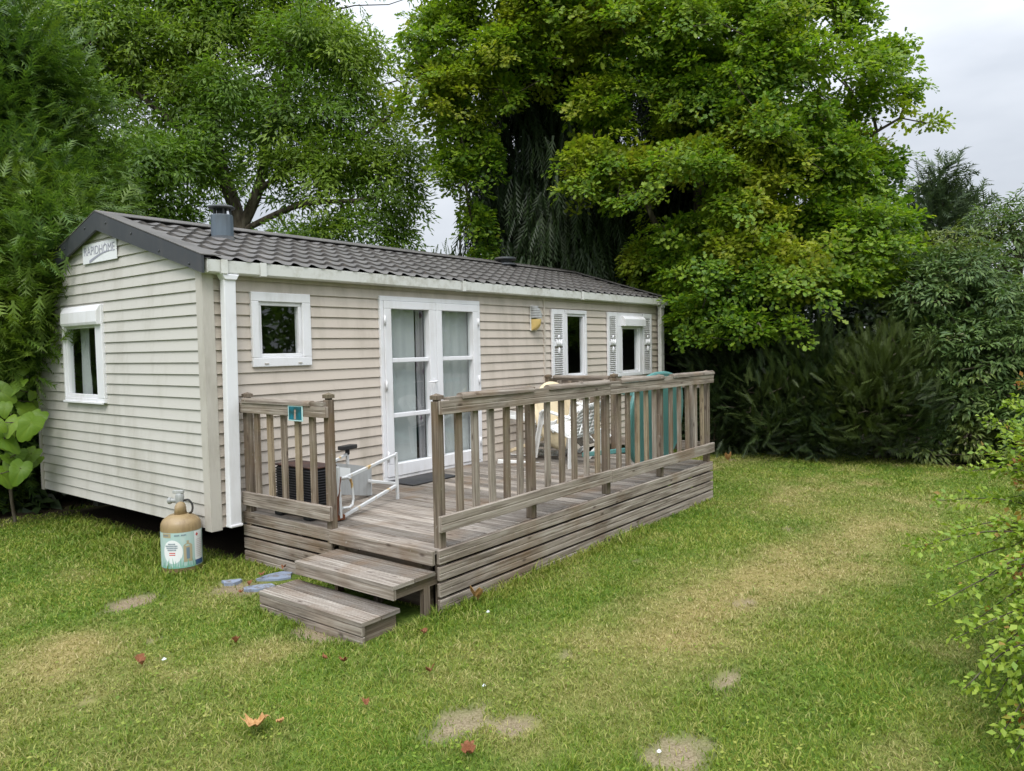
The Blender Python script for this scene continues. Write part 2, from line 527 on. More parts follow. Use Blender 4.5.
hu = nd(nt, 'ShaderNodeAttribute', attribute_name='humus_shade')
ch_ = ramp(nt, n2.outputs[0], [(.3, (.018, .014, .009)), (.6, (.05, .038, .025)), (.8, (.11, .08, .05))])  # leaf mould, with the shade under home, deck and hedge painted in
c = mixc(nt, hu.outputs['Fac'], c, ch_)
nt.links.new(c, b.inputs['Base Color'])
bump(nt, b, n2.outputs[0], .8, .012)
M['ground'] = m

# ------------------------------------------------------------------ noise helper
_tab = rng.random(4096)


def vnoise(P, seed=0):
    """smooth value noise for (N,3) points, 0..1"""
    P = np.asarray(P, float)
    i = np.floor(P).astype(np.int64)
    f = P - i
    f = f * f * (3 - 2 * f)
    r = 0
    for dx in (0, 1):
        for dy in (0, 1):
            for dz in (0, 1):
                h = ((i[:, 0] + dx) * 73856093 ^ (i[:, 1] + dy) * 19349663 ^ (i[:, 2] + dz) * 83492791 ^ (seed * 2654435761)) & 4095
                w = (f[:, 0] if dx else 1 - f[:, 0]) * (f[:, 1] if dy else 1 - f[:, 1]) * (f[:, 2] if dz else 1 - f[:, 2])
                r = r + w * _tab[h]
    return r


def fbm(P, seed=0, o=3):
    r, a, t = 0, .5, 0
    P = np.asarray(P, float)
    for k in range(o):
        r = r + a * vnoise(P * 2 ** k, seed + k); t += a; a *= .55
    return r / t


# ------------------------------------------------------------------ ground
DIRT = [(-.87, -.32, .24, .13, 1.25), (-.80, -3.56, .19, .13, 1.3), (-.62, -3.80, .12, .09, 1.2), (-.42, -4.55, .21, .14, 1.4), (-.44, -1.95, .12, .26, 1.3),
        (1.70, -4.06, .13, .08, 1.1), (.42, -4.41, .19, .07, 1.15), (.0, -4.62, .07, .05, 1.0), (2.2, -2.95, .10, .05, .9), (4.1, -3.6, .18, .07, .9), (-1.1, -1.2, .10, .05, .8), (.17, -3.51, .09, .06, .8), (-1.74, -1.78, .12, .05, .85), (.53, -3.49, .08, .05, .7),
        (2.75, -3.96, .2, .06, .7), (3.4, -4.3, .2, .07, .7), (-.2, -.75, .2, .22, 1.2), (5.2, -3.3, .25, .06, .6), (7.8, -1.5, .4, .1, .8)]


def fields(x, y):
    P = np.stack([x, y, np.zeros_like(x)], 1)
    n = fbm(P * 1.3, 3, 4)
    n2 = fbm(P * 4.5, 9, 3)
    dry = np.zeros_like(x)
    path = -4.0 - .06 * (x - .5)
    dry += np.exp(-((y - path) / .52) ** 2) * np.clip((x + .9) / .8, 0, 1) * np.clip((7.2 - x) / 2.5, 0, 1) * .58
    for a, b, r, k in [(-2.0, -1.5, .65, .5), (-1.35, -.9, .35, .5), (-1.5, -2.2, .4, .3), (-.75, -1.9, .35, .55), (2.1, -3.4, .5, .3), (6.2, -3.3, .8, .35), (8.0, -1.4, .7, .5), (-.3, -.8, .4, .6), (4.8, -3.2, .6, .3), (-.2, -3.1, .6, .3), (-1.9, -2.9, .5, .35)]:
        dry += k * np.exp(-((x - a) ** 2 + (y - b) ** 2) / r ** 2)
    dry = dry * (.45 + 1.1 * n) + np.clip((n - .56) * 1.6, 0, .4) + .25 * (n2 - .5)
    far = np.clip((x - 4) / 5, 0, 1)
    dry = dry + far * np.clip((fbm(np.stack([x * 1.0, y * 3.2, x * 0], 1), 21, 3) - .52) * 2.2, 0, .45)
    dry = np.clip(dry, 0, 1)
    dirt = np.zeros_like(x)
    n3 = fbm(P * 11, 17, 3)
    for a, b, rx, ry, k0 in DIRT:
        q = ((x - a) / rx) ** 2 + ((y - b) / ry) ** 2
        dirt = np.maximum(dirt, np.clip(k0 - q + 2.2 * (n2 - .5) + 1.5 * (n3 - .5), 0, 1))
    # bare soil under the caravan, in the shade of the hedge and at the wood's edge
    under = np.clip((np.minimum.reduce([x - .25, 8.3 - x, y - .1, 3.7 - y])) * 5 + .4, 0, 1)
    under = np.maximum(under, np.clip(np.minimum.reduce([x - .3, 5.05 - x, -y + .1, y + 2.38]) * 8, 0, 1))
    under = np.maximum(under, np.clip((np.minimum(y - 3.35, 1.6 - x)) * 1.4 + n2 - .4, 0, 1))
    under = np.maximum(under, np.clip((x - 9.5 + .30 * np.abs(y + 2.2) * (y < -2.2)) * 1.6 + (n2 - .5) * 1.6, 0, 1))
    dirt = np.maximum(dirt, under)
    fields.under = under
    return dry, dirt


def hgt(x, y):
    return .03 * (fbm(np.stack([x * .55, y * .55, x * 0], 1), 5, 3) - .5) * np.clip(np.maximum(np.maximum(-x - .2, x - 5.2), -y - 2.5) * 2, 0, 1)


gx = np.concatenate([[-400, -150, -60, -30, -15, -9], np.arange(-6, 13.01, .09), [14, 16, 20, 30, 60, 150, 500]])
gy = np.concatenate([[-400, -150, -60, -30, -18, -12, -9], np.arange(-7.5, 7.01, .09), [8, 10, 14, 20, 30, 60, 150, 500]])
X, Y = np.meshgrid(gx, gy)
xf, yf = X.ravel(), Y.ravel()
dry, dirt = fields(xf, yf)
humus_shade = fields.under
zz = hgt(xf, yf) - .012 * dirt
nx, ny = len(gx), len(gy)
idx = np.arange(nx * ny).reshape(ny, nx)
F = np.stack([idx[:-1, :-1], idx[:-1, 1:], idx[1:, 1:], idx[1:, :-1]], -1).reshape(-1, 4)


def npmesh(name, V, F, mt, attrs=None, smooth=False, parent=None, mi=None):
    """mesh from numpy arrays; F is (N,k)"""
    me = bpy.data.meshes.new(name)
    V = np.asarray(V, np.float32)
    if parent is not None:
        V = V - np.asarray(ORIG[parent.name], np.float32)
    k = F.shape[1]
    me.vertices.add(len(V)); me.vertices.foreach_set('co', V.ravel())
    me.loops.add(F.size); me.loops.foreach_set('vertex_index', F.ravel().astype(np.int32))
    me.polygons.add(len(F))
    me.polygons.foreach_set('loop_start', (np.arange(len(F)) * k).astype(np.int32))
    me.polygons.foreach_set('loop_total', np.full(len(F), k, np.int32))
    if smooth:
        me.polygons.foreach_set('use_smooth', np.ones(len(F), bool))
    for a, d in (attrs or {}).items():
        at_ = me.attributes.new(a, 'FLOAT', 'POINT')
        at_.data.foreach_set('value', np.asarray(d, np.float32))
    for q in (mt if isinstance(mt, list) else [mt]):
        me.materials.append(q)
    if mi is not None:
        me.polygons.foreach_set('material_index', np.asarray(mi, np.int32))
    me.update(calc_edges=True)
    ob = bpy.data.objects.new(name, me)
    C.objects.link(ob)
    if parent is not None:
        ob.parent = parent
        ORIG[ob.name] = ORIG[parent.name]
    else:
        ORIG[ob.name] = np.zeros(3)
    return ob


gr = npmesh('ground', np.stack([xf, yf, zz], 1), F, M['ground'], {'dry': dry, 'dirt': dirt, 'humus_shade': humus_shade}, smooth=True)
tag(gr, 'lawn soil with worn bare patches', 'ground', kind='structure')
# ------------------------------------------------------------------ the mobile home
HL, HW, ZB = 8.5, 3.6, .333
RZ, RS = 3.225, .31           # ridge height, roof slope


def roofz(y):
    return RZ - RS * abs(y - HW / 2)


home = thing('mobile_home', 'long beige clapboard mobile home with dark tiled roof and white French doors', 'mobile home', (HL / 2, HW / 2, 0))
PITCH = .1032


def siding(name, U, N, O, length, ztop, holes, mt, gable=False):
    mb = MB()
    U, N, O = np.array(U, float), np.array(N, float), np.array(O, float)

    def P(u, z, d):
        return O + U * u + N * d + np.array([0, 0, z])

    def lims(z):
        if not gable or z <= roofz(-.0) - .06:
            return 0, length
        h = (RZ - .06 - z) / RS
        return (HW / 2 - h, HW / 2 + h) if h > 0 else (HW / 2, HW / 2)
    k = 0
    z = ZB
    while z < ztop - 1e-4:
        z2 = min(z + PITCH, ztop)

        def prof(q):
            t = (q - z) / PITCH
            return .020 + (.007 - .020) * t / .84 if t < .84 else .007 * (1 - (t - .84) / .16)
        zs = {z, z2}
        if z + .84 * PITCH < z2:
            zs.add(z + .84 * PITCH)
        for h in holes:
            for q in h[2:]:
                if z < q < z2:
                    zs.add(q)
        zs = sorted(zs)
        for a, b in zip(zs[:-1], zs[1:]):
            us = {0, length}
            mid = (a + b) / 2
            hs = [h for h in holes if h[2] <= mid <= h[3]]
            for h in hs:
                us |= {h[0], h[1]}
            us = sorted(us)
            for c, d in zip(us[:-1], us[1:]):
                um = (c + d) / 2
                if any(h[0] <= um <= h[1] for h in hs):
                    continue
                la, lb = lims(a), lims(b)
                c0, d0_, c1, d1_ = max(c, la[0]), min(d, la[1]), max(c, lb[0]), min(d, lb[1])
                mb.face([P(c0, a, prof(a + 1e-6)), P(d0_, a, prof(a + 1e-6)), P(d1_, b, prof(b - 1e-6)), P(c1, b, prof(b - 1e-6))])
                if a == z:
                    mb.face([P(c0, a, 0), P(d0_, a, 0), P(d0_, a, .020), P(c0, a, .020)])
        z = z2
    return mb.build(name, mt, home)


WIN = {  # outer rectangle, glass rectangle (u0,u1,z0,z1)
    'a': ((.43, 1.07, 1.72, 2.40), (.54, .94, 1.84, 2.28)),
    'b': ((5.47, 6.05, 1.36, 2.38), (5.56, 5.97, 1.46, 2.29)),
    'c': ((6.97, 7.78, 1.36, 2.38), (7.15, 7.65, 1.45, 2.12)),
    'e': ((1.86, 2.81, 1.37, 2.37), (2.05, 2.74, 1.45, 2.14))}
DOOR = (1.957, 3.59, .445, 2.43)


def ins(r, d=.02):
    return (r[0] + d, r[1] - d, r[2] + d, r[3] - d)


siding('clapboard_wall', (1, 0, 0), (0, -1, 0), (0, 0, 0), HL, 2.62, [ins(WIN['a'][0]), ins(WIN['b'][0]), ins(WIN['c'][0]), ins(DOOR)], M['siding'])
siding('gable_wall', (0, 1, 0), (-1, 0, 0), (0, 0, 0), HW, RZ - .06, [ins(WIN['e'][0])], M['siding_end'], gable=True)
mb = MB()
mb.box(.01, HL - .03, HW - .05, HW, ZB, 2.62)
mb.box(HL - .05, HL, 0.02, HW, ZB, 2.62)
for i in range(2):
    s = [(0.02, 2.62), (HW, 2.62), (HW / 2, RZ - .06)]
    mb.face([(HL - .02 * i, y, z) for y, z in s])
mb.build('plain_wall', M['siding'], home)
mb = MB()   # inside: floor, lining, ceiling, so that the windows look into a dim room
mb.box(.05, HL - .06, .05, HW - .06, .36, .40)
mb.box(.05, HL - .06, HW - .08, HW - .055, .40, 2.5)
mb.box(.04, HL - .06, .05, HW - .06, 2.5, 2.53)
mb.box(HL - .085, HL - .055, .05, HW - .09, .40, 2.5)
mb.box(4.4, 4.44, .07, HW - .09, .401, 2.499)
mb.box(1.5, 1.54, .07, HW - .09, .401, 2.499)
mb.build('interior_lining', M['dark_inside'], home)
mb = MB()   # chassis under the floor
mb.box(.06, HL - .06, .06, HW - .06, ZB + .002, .352)
mb.box(.2, HL - .2, .75, .87, .18, ZB)
mb.box(.2, HL - .2, 2.7, 2.82, .18, ZB)
mb.build('chassis', M['under'], home)
for x, y in ((.9, .75), (.32, 1.15), (3.0, .62), (6.0, .62), (8.0, .62), (3., 2.6)):
    mb = MB()
    mb.box(x, x + .2, y, y + .22, -.03, .175)
    mb.box(x + .03, x + .17, y + .03, y + .19, .176, ZB - .002)
    mb.build('support_pier', M['concrete'], home, bevel=.008)

# corner trims
mb = MB()
prof = [(-.028, -.028), (.075, -.028), (.075, -.012), (.062, .0), (0, 0.0), (0, .062), (-.012, .075), (-.028, .075)]
mb.extrude(prof, (0, 0, ZB - .02), (1, 0, 0), (0, 1, 0), (0, 0, 1), 2.60 - ZB)
mb.build('corner_trim', M['trim'], home)
mb = MB()
mb.box(-.026, .012, HW - .05, HW + .02, ZB - .015, 2.7)
mb.build('corner_trim', M['trim'], home)
mb = MB()
mb.box(HL - .055, HL + .02, -.026, .0, ZB - .015, 2.6)
mb.build('corner_trim', M['trim'], home)
mb = MB()
mb.box(4.962, 4.998, -.028, .0, ZB - .01, 2.6)
mb.build('joint_strip', M['siding'], home)
mb = MB()
mb.box(.06, HL - .05, -.030, .004, 2.53, 2.62)
mb.build('frieze_board', M['trim'], home)


def wb(mb, wall, u0, u1, n0, n1, z0, z1, mi=0):
    """box on a wall: u along the wall, n outward"""
    if wall == 'front':
        mb.box(u0, u1, -n1, -n0, z0, z1, mi)
    else:
        mb.box(-n1, -n0, u0, u1, z0, z1, mi)


def ring(mb, wall, o, i, n0, n1):
    wb(mb, wall, o[0], o[1], n0, n1, o[2], i[2])
    wb(mb, wall, o[0], o[1], n0, n1, i[3], o[3])
    wb(mb, wall, o[0], i[0], n0, n1, i[2], i[3])
    wb(mb, wall, i[1], o[1], n0, n1, i[2], i[3])


def glazing(mb, wall, u0, u1, n, z0, z1):
    """one sheet of glass facing out of the wall"""
    if wall == 'front':
        mb.face([(u0, -n, z0), (u1, -n, z0), (u1, -n, z1), (u0, -n, z1)])
    else:
        mb.face([(-n, u1, z0), (-n, u0, z0), (-n, u0, z1), (-n, u1, z1)])


def window(key, wall, label, box=None, curtain=None):
    o, g = WIN[key]
    gx_ = (g[0] - .035, g[1] + .035, g[2] - .035, g[3] + .035)
    mb = MB()
    ring(mb, wall, o, gx_, -.05, .042)
    fr_ = mb.build('window', M['pvc'], home, bevel=.006)
    fr_['label'] = label
    mb = MB()
    ring(mb, wall, (gx_[0] + .001, gx_[1] - .001, gx_[2] + .001, gx_[3] - .001), g, -.04, .022)
    mb.build('sash', M['pvc'], fr_, bevel=.005)
    mb = MB()
    glazing(mb, wall, g[0] - .01, g[1] + .01, -.009, g[2] - .01, g[3] + .01)
    mb.build('pane', M['glass'], fr_)
    if box:
        mb = MB()
        u0, u1, z0, z1 = box
        if wall == 'front':
            mb.extrude([(-.03, 0), (.12, 0), (.12, z1 - z0 - .045), (.075, z1 - z0), (-.03, z1 - z0)], (u1, 0, z0), (0, -1, 0), (0, 0, 1), (-1, 0, 0), u1 - u0)
        else:
            mb.extrude([(-.03, 0), (.08, 0), (.09, .03), (.085, z1 - z0 - .06), (.05, z1 - z0), (-.03, z1 - z0)], (0, u0, z0), (-1, 0, 0), (0, 0, 1), (0, 1, 0), u1 - u0)
        mb.build('shutter_box', M['pvc'], fr_, bevel=.006)
    if key == 'e':
        mb = MB()
        wb(mb, wall, o[0] + .01, o[1] - .01, .043, .065, o[2] - .012, o[2] + .010)
        mb.build('sill', M['pvc'], fr_, bevel=.004)
    return fr_


def drape(name, mt, parent, x0, x1, y, z0, z1, folds, amp, gather=0):
    mb = MB()
    n = max(8, int((x1 - x0) / .012))
    rows = 10
    xs = [x0 + (x1 - x0) * i / n for i in range(n + 1)]
    g = [[None] * (n + 1) for _ in range(rows + 1)]
    for r in range(rows + 1):
        t = r / rows
        for i, x in enumerate(xs):
            s = (x - x0) / (x1 - x0)
            q = folds * s * 2 * PI
            a = amp * (.55 + .45 * math.sin(3.1 * s + 2 * t))
            g[r][i] = (x + gather * (s - .5) * math.sin(PI * t) + .3 * a * math.sin(q * .5 + t), y + a * math.sin(q + .5 * math.sin(5 * t + 3 * s)), z1 + (z0 - z1) * t)
    for r in range(rows):
        for i in range(n):
            mb.face([g[r][i], g[r][i + 1], g[r + 1][i + 1], g[r + 1][i]], smooth=True)
    o = mb.build(name, mt, parent)
    bm = bmesh.new(); bm.from_mesh(o.data); bmesh.ops.remove_doubles(bm, verts=bm.verts, dist=1e-5); bm.to_mesh(o.data); bm.free()
    for p_ in o.data.polygons:
        p_.use_smooth = True
    return o


wa = window('a', 'front', 'small square white window near the drainpipe')
for x in (.565, .93):
    mb = MB()
    mb.box(x - .02, x + .02, -.05, -.042, 1.745, 1.755)
    mb.build('drain_cap', M['trim'], wa)
wbn = window('b', 'front', 'narrow tall white window beside one louvred shutter')
wc = window('c', 'front', 'white window with roller box between two louvred shutters', box=(7.07, 7.77, 2.165, 2.325))
we = window('e', 'end', 'white window with roller box on the gable wall', box=(1.87, 2.72, 2.165, 2.365))
o = drape('curtain', M['net'], we, 0, .22, 0, 1.42, 2.16, 4, .02)
o.rotation_euler.z = PI / 2
o.location = Vector((.11, 2.50, 0)) - Vector(ORIG[we.name]); 
for vtx in o.data.vertices:
    vtx.co += Vector(ORIG[we.name])

# louvred shutters
for x0, x1 in ((5.13, 5.45), (6.65, 6.95), (7.80, 8.11)):
    z0, z1 = 1.365, 2.38
    mb = MB()
    mb.box(x0, x0 + .055, -.05, -.021, z0, z1)
    mb.box(x1 - .055, x1, -.05, -.021, z0, z1)
    mb.box(x0 + .055, x1 - .055, -.05, -.021, z0, z0 + .06)
    mb.box(x0 + .055, x1 - .055, -.05, -.021, z1 - .07, z1)
    mb.box(x0 + .055, x1 - .055, -.05, -.021, 1.86, 1.93)
    sh = mb.build('shutter', M['pvc'], home, bevel=.004)
    xm = (x0 + x1) / 2
    for za, zb_ in ((z0 + .075, 1.835), (1.948, z1 - .08)):
        mb = MB()
        z = za
        while z < zb_:
            mb.obox((xm, -.034, z), (x1 - xm - .054, 0, 0), (0, .012, -.010), (0, .0025, .003))
            z += .031
        mb.build('louvre', M['pvc'], sh)
    mb = MB()   # moulded tulip ornament in the middle of the shutter
    for dx in (-1, 0, 1):
        mb.lathe([(.001, 0), (.020, .012), (.026, .05), (.012, .09), (.001, .10)], (xm + dx * .03, -.052, 1.86), 10, axis=(dx * .35, -.05, 1))
    mb.lathe([(.001, 0), (.018, .02), (.022, .07), (.001, .11)], (xm, -.052, 1.745), 10)
    mb.lathe([(.03, 0), (.03, .008), (.001, .012)], (xm, -.05, 1.99), 12, axis=(0, -1, 0))
    mb.build('ornament', M['pvc'], sh)

# French doors
x0, x1, z0, z1 = DOOR
mb = MB()
ring(mb, 'front', (x0, x1, z0, z1), (x0 + .05, x1 - .05, z0 + .035, z1 - .05), -.06, .04)
fd = mb.build('french_door', M['pvc'], home, bevel=.006)
for k, (lx0, lx1, g0, g1) in enumerate(((x0 + .052, 2.802, 2.11, 2.69), (2.806, x1 - .052, 2.90, 3.45))):
    lz0, lz1 = z0 + .037, z1 - .052
    gz0, gz1 = .615, 2.295
    mb = MB()
    ring(mb, 'front', (lx0, lx1, lz0, lz1), (g0, g1, gz0, gz1), -.045, .050)
    for mz in (1.14, 1.74):
        mb.box(g0, g1, -.030, .012, mz - .024, mz + .024)
    lf = mb.build('door_leaf', M['pvc'], fd, bevel=.006)
    # sub-parts of the door: pane, curtain, hinges, handle
    mb = MB()
    glazing(mb, 'front', g0 - .01, g1 + .01, -.016, gz0 - .01, gz1 + .01)
    mb.build('pane', M['glass'], fd)
    if k == 0:
        drape('net_curtain', M['net'], fd, 2.06, 2.565, .075, .5, 2.33, 3, .012)
        drape('patterned_curtain', M['curtain'], fd, 2.60, 2.715, .085, .5, 2.33, 2, .02)
    else:
        drape('net_curtain', M['net'], fd, 2.87, 3.48, .075, .5, 2.33, 4, .012)
    hx = lx0 if k == 0 else lx1
    for hz in (.66, 1.42, 2.12):
        mb = MB()
        mb.tube([(hx, -.056, hz), (hx, -.056, hz + .1)], .012, 8)
        mb.build('hinge', M['pvc'], fd)
mb = MB()
mb.box(2.735, 2.765, -.060, -.050, 1.30, 1.52)
mb.tube([(2.75, -.058, 1.485), (2.75, -.10, 1.485), (2.735, -.105, 1.485), (2.60, -.105, 1.482)], .010, 8)
mb.tube([(2.75, -.062, 1.36), (2.75, -.066, 1.36)], .012, 10)
mb.build('handle', M['pvc'], fd)

# roof sheets: tile-effect steel
def roofsheet(sgn, name):
    NX, NC = 43 * 10, 7
    xs = np.linspace(-.045, HL + .06, NX + 1)
    Ls = 1.92 / math.cos(math.atan(RS))
    ph = (xs + .045) % .2
    crest = (.5 + .5 * np.cos(2 * PI * (ph - .1) / .2)) ** 1.6
    rows = []
    for c in range(NC):
        a, b_ = c * Ls / NC, (c + 1) * Ls / NC
        sc = .040 * (crest - .5)
        for t, h, cw in ((-.10 if c else 0, .0, .007), (.12, .004, .009), (.5, .011, .013), (.9, .020, .019), (1.0, .020, .021)):
            s = a + (b_ - a) * t - sc * max(t, 0) * (1 if t > .2 else 0) - (sc if t < .2 and c else 0)
            rows.append((s, h + cw * crest))
    V = []
    cs, sn = math.cos(math.atan(RS)), math.sin(math.atan(RS))
    for s, h in rows:
        s = np.broadcast_to(s, xs.shape)
        y = s * cs
        z = RZ - s * sn + h + .004
        V.append(np.stack([xs, HW / 2 - sgn * y, z], 1))
    V = np.concatenate(V)
    n = NX + 1
    idx = np.arange(len(rows) * n).reshape(-1, n)
    F = np.stack([idx[:-1, :-1], idx[1:, :-1], idx[1:, 1:], idx[:-1, 1:]], -1).reshape(-1, 4)
    if sgn < 0:
        F = F[:, ::-1]
    return npmesh(name, V, F, M['roof'], parent=home)


ORIG['mobile_home'] = np.array([HL / 2, HW / 2, 0.0])
roofsheet(1, 'tiled_roof_slope')
roofsheet(-1, 'tiled_roof_slope')
mb = MB()   # boarding under the sheets, near black so the openings at the eaves look shaded
for sg in (1, -1):
    a = np.array([HL / 2 + .0, HW / 2 - sg * .955, RZ - RS * .955 - .030])
    mb.obox(a, (HL / 2 + .02, 0, 0), np.array([0, -sg * .955, -RS * .955]), (0, 0, .012))
mb.build('roof_boarding', M['cut_dark'], home)
mb = MB()   # ridge capping
for sg in (1, -1):
    mb.obox((HL / 2, HW / 2 - sg * .075, RZ + .050 - .018), (HL / 2 + .075, 0, 0), (0, sg * .078, RS * .078), (0, 0, .004))
mb.tube([(-.075, HW / 2, RZ + .046), (HL + .07, HW / 2, RZ + .056)], .018, 8)
mb.build('ridge_cap', M['roof'], home)
# bargeboards with their capping
for xx, nm in ((-.07, 'front'), (HL + .07, 'rear')):
    for sg in (1, -1):
        mb = MB()
        ye = HW / 2 - sg * 1.93
        pts = [(HW / 2, RZ + .045), (HW / 2, RZ - .132), (ye, roofz(ye) - .102), (ye, roofz(ye) + .045)]
        x0_, x1_ = (xx - .012, xx + .012)
        A = [(x0_, y, z) for y, z in pts]; B = [(x1_, y, z) for y, z in pts]
        if sg < 0:
            A, B = A[::-1], B[::-1]
        mb.face(A); mb.face(B[::-1])
        for i in range(4):
            j = (i + 1) % 4
            mb.face([A[j], A[i], B[i], B[j]])
        for t in (.12, .38, .64, .90):
            yy = HW / 2 - sg * 1.93 * t
            mb.lathe([(.012, 0), (.010, .006), (.001, .008)], (xx - .012 if nm == 'front' else xx + .012, yy, roofz(yy) - .02 - .05 * (t > .5)), 8, axis=(-1 if nm == 'front' else 1, 0, 0))
        mb.build('bargeboard', M['fascia'], home)
        mb = MB()
        xc = xx + (.075 if nm == 'front' else -.075)
        mb.obox((xc, HW / 2 - sg * .965, RZ - RS * .965 + .054), (.09, 0, 0), (0, -sg * .968, -RS * .968), (0, 0, .004))
        mb.build('verge_cap', M['roof'], home)
# gutter
mb = MB()
gp = [(0, .10), (.02, .10), (.02, .012), (.095, .0), (.11, .08), (.115, .10), (.122, .10), (.116, .0), (.10, -.012), (0, -.012)]
mb.extrude([(-a + .012, b_) for a, b_ in gp][::-1], (-.03, -.02, 2.545), (0, 1, 0), (0, 0, 1), (1, 0, 0), HL + .10)
for x in (-.032, HL + .066):
    mb.box(x, x + .006, -.135, -.004, 2.534, 2.648)
for x in (.12, .5, 3.2, 5.8, 8.2):
    mb.box(x - .03, x + .03, -.137, -.010, 2.529, 2.537)
    mb.box(x - .03, x + .03, -.143, -.137, 2.531, 2.650)
mb.build('gutter', M['gutter'], home)
# drainpipes
mb = MB()
mb.obox((.165, -.085, 1.42), (.056, 0, 0), (0, .035, 0), (.014, 0, 1.075))
mb.box(.095, .215, -.13, -.04, .335, .36)
mb.extrude([(-.055, 0), (.055, 0), (.085, .05), (-.085, .05)], (.18, -.04, 2.48), (1, 0, 0), (0, 0, 1), (0, -1, 0), .095)
mb.build('drainpipe', M['pvc'], home, bevel=.008)
mb = MB()
mb.box(8.335, 8.45, -.115, -.045, .34, 2.49)
mb.extrude([(-.055, 0), (.055, 0), (.075, .045), (-.075, .045)], (8.392, -.04, 2.485), (1, 0, 0), (0, 0, 1), (0, -1, 0), .09)
mb.build('drainpipe', M['gutter'], home, bevel=.008)

# flue
cx, cy = .935, 1.215
mb = MB()
mb.lathe([(.112, 2.98), (.112, 3.285), (.108, 3.292), (.10, 3.292), (.10, 3.0)], (cx, cy, 0), 14, smooth=False)
fl = mb.build('flue', M['flue'], home)
mb = MB()
mb.lathe([(.155, 2.965), (.15, 2.99), (.113, 3.07)], (cx, cy, 0.0), 20)
mb.build('flashing', M['flue_cap'], fl)
mb = MB()
mb.lathe([(.02, 0), (.132, .008), (.134, .02), (.11, .035), (.02, .05), (.001, .05)], (cx, cy, 3.352), 24)
for k in range(5):
    a = k * 2 * PI / 5 + .6
    mb.box(cx + .085 * math.cos(a) - .008, cx + .085 * math.cos(a) + .008, cy + .085 * math.sin(a) - .008, cy + .085 * math.sin(a) + .008, 3.28, 3.356)
mb.lathe([(.05, 3.2), (.05, 3.353)], (cx, cy, 0), 14)
mb.build('cowl', M['flue_cap'], fl)
# low roof vent on the ridge
mb = MB()
mb.lathe([(.20, 0), (.17, .03), (.11, .05), (.11, .09), (.19, .095), (.17, .13), (.02, .15), (.001, .15)], (6.35, 1.72, RZ - .01), 20)
mb.build('roof_vent', M['flue_cap'], home)

# wall lamp: ribbed grey hood over a yellowed glass
lx, lz = 4.72, 2.245
mb = MB()
mb.box(lx - .07, lx + .07, -.035, -.018, lz - .17, lz + .17)
lamp = mb.build('wall_lamp', M['gutter'], home, bevel=.004)
mb = MB()
for k in range(5):
    h0 = k * .033
    r = .13 * math.cos(k * .27)
    mb.extrude([(.07 * math.cos(a), r * math.sin(a)) for a in np.linspace(0, PI, 12)], (lx, -.036, lz + h0 + .004), (1, 0, 0), (0, -1, 0), (0, 0, -1), .004 - .027 - .004)
mb.build('lamp_hood', M['grey_panel'], lamp)
mb = MB()
pr = []
for k in range(9):
    t = k / 8
    r = .115 * math.sqrt(max(0.02, 1 - t ** 2.2))
    pr.append([(lx + .062 * math.cos(a), -.036 - r * math.sin(a), lz - .015 - .15 * t) for a in np.linspace(0, PI, 12)])
for a, b_ in zip(pr[:-1], pr[1:]):
    for i in range(11):
        mb.face([a[i], a[i + 1], b_[i + 1], b_[i]], smooth=True)
m_, nt_, b__ = mat('yellowed_glass', (.62, .45, .17), .25)
mb.build('lamp_glass', m_, lamp)

# maker's sign on the gable: lettering over a swoosh
mb = MB()
mb.box(-.030, -.022, 1.485, 2.235, 2.79, 2.985)
sg_ = mb.build('name_board', grimy('white_board', (.80, .81, .83), .4, (.5, .5, .48), .25, 6), home, bevel=.002)
ink = mat('grey_lilac_ink', (.33, .33, .40), .5)[0]


def lettering(txt, size, o, U, V, m_, parent, name='lettering', bold=0):
    cu = bpy.data.curves.new('lettering_curve', 'FONT')
    cu.body = txt; cu.size = size; cu.align_x = 'CENTER'; cu.extrude = .0008; cu.offset = bold
    ob = bpy.data.objects.new('lettering_tmp', cu)
    C.objects.link(ob)
    bpy.context.view_layer.update()
    me = bpy.data.meshes.new_from_object(ob.evaluated_get(bpy.context.evaluated_depsgraph_get()))
    bpy.data.objects.remove(ob)
    U, V = Vector(U), Vector(V)
    for v in me.vertices:
        v.co = Vector(o) + U * v.co.x + V * v.co.y + U.cross(V) * v.co.z - Vector(ORIG[parent.name])
    me.materials.clear(); me.materials.append(m_)
    r = bpy.data.objects.new(name, me)
    C.objects.link(r)
    r.parent = parent
    ORIG[r.name] = ORIG[parent.name]
    return r


ORIG[sg_.name] = ORIG[home.name]
lettering('RAPIDHOME', .122, (-.0315, 1.855, 2.872), (0, -1, 0), (0, 0, 1), ink, sg_)
mb = MB()
for i in range(14):   # swoosh under the lettering
    def q(t):
        return 2.08 - .50 * t, 2.805 + .075 * math.sin(t * PI * .55), .012 * (1 - t) + .003
    a, b_ = q(i / 14), q((i + 1) / 14)
    mb.face([(-.0325, a[0], a[1] - a[2]), (-.0325, b_[0], b_[1] - b_[2]), (-.0325, b_[0], b_[1] + b_[2]), (-.0325, a[0], a[1] + a[2])])
mb.build('swoosh', ink, sg_)
mb = MB()
for dy, dz in ((0, 0),):   # little flame over the O
    mb.face([(-.0325, 1.735 + dy, 2.93 + dz), (-.0325, 1.715 + dy, 2.945 + dz), (-.0325, 1.722 + dy, 2.978 + dz)])
mb.build('flame', ink, sg_)
# ------------------------------------------------------------------ the terrace
DX0, DX1, DY, DZ = .273, 5.053, -2.418, .446
deck = thing('timber_deck', 'raised weathered timber terrace with railings and two steps in front of home', 'deck', ((DX0 + DX1) / 2, DY / 2, 0))
GP = .005   # groove


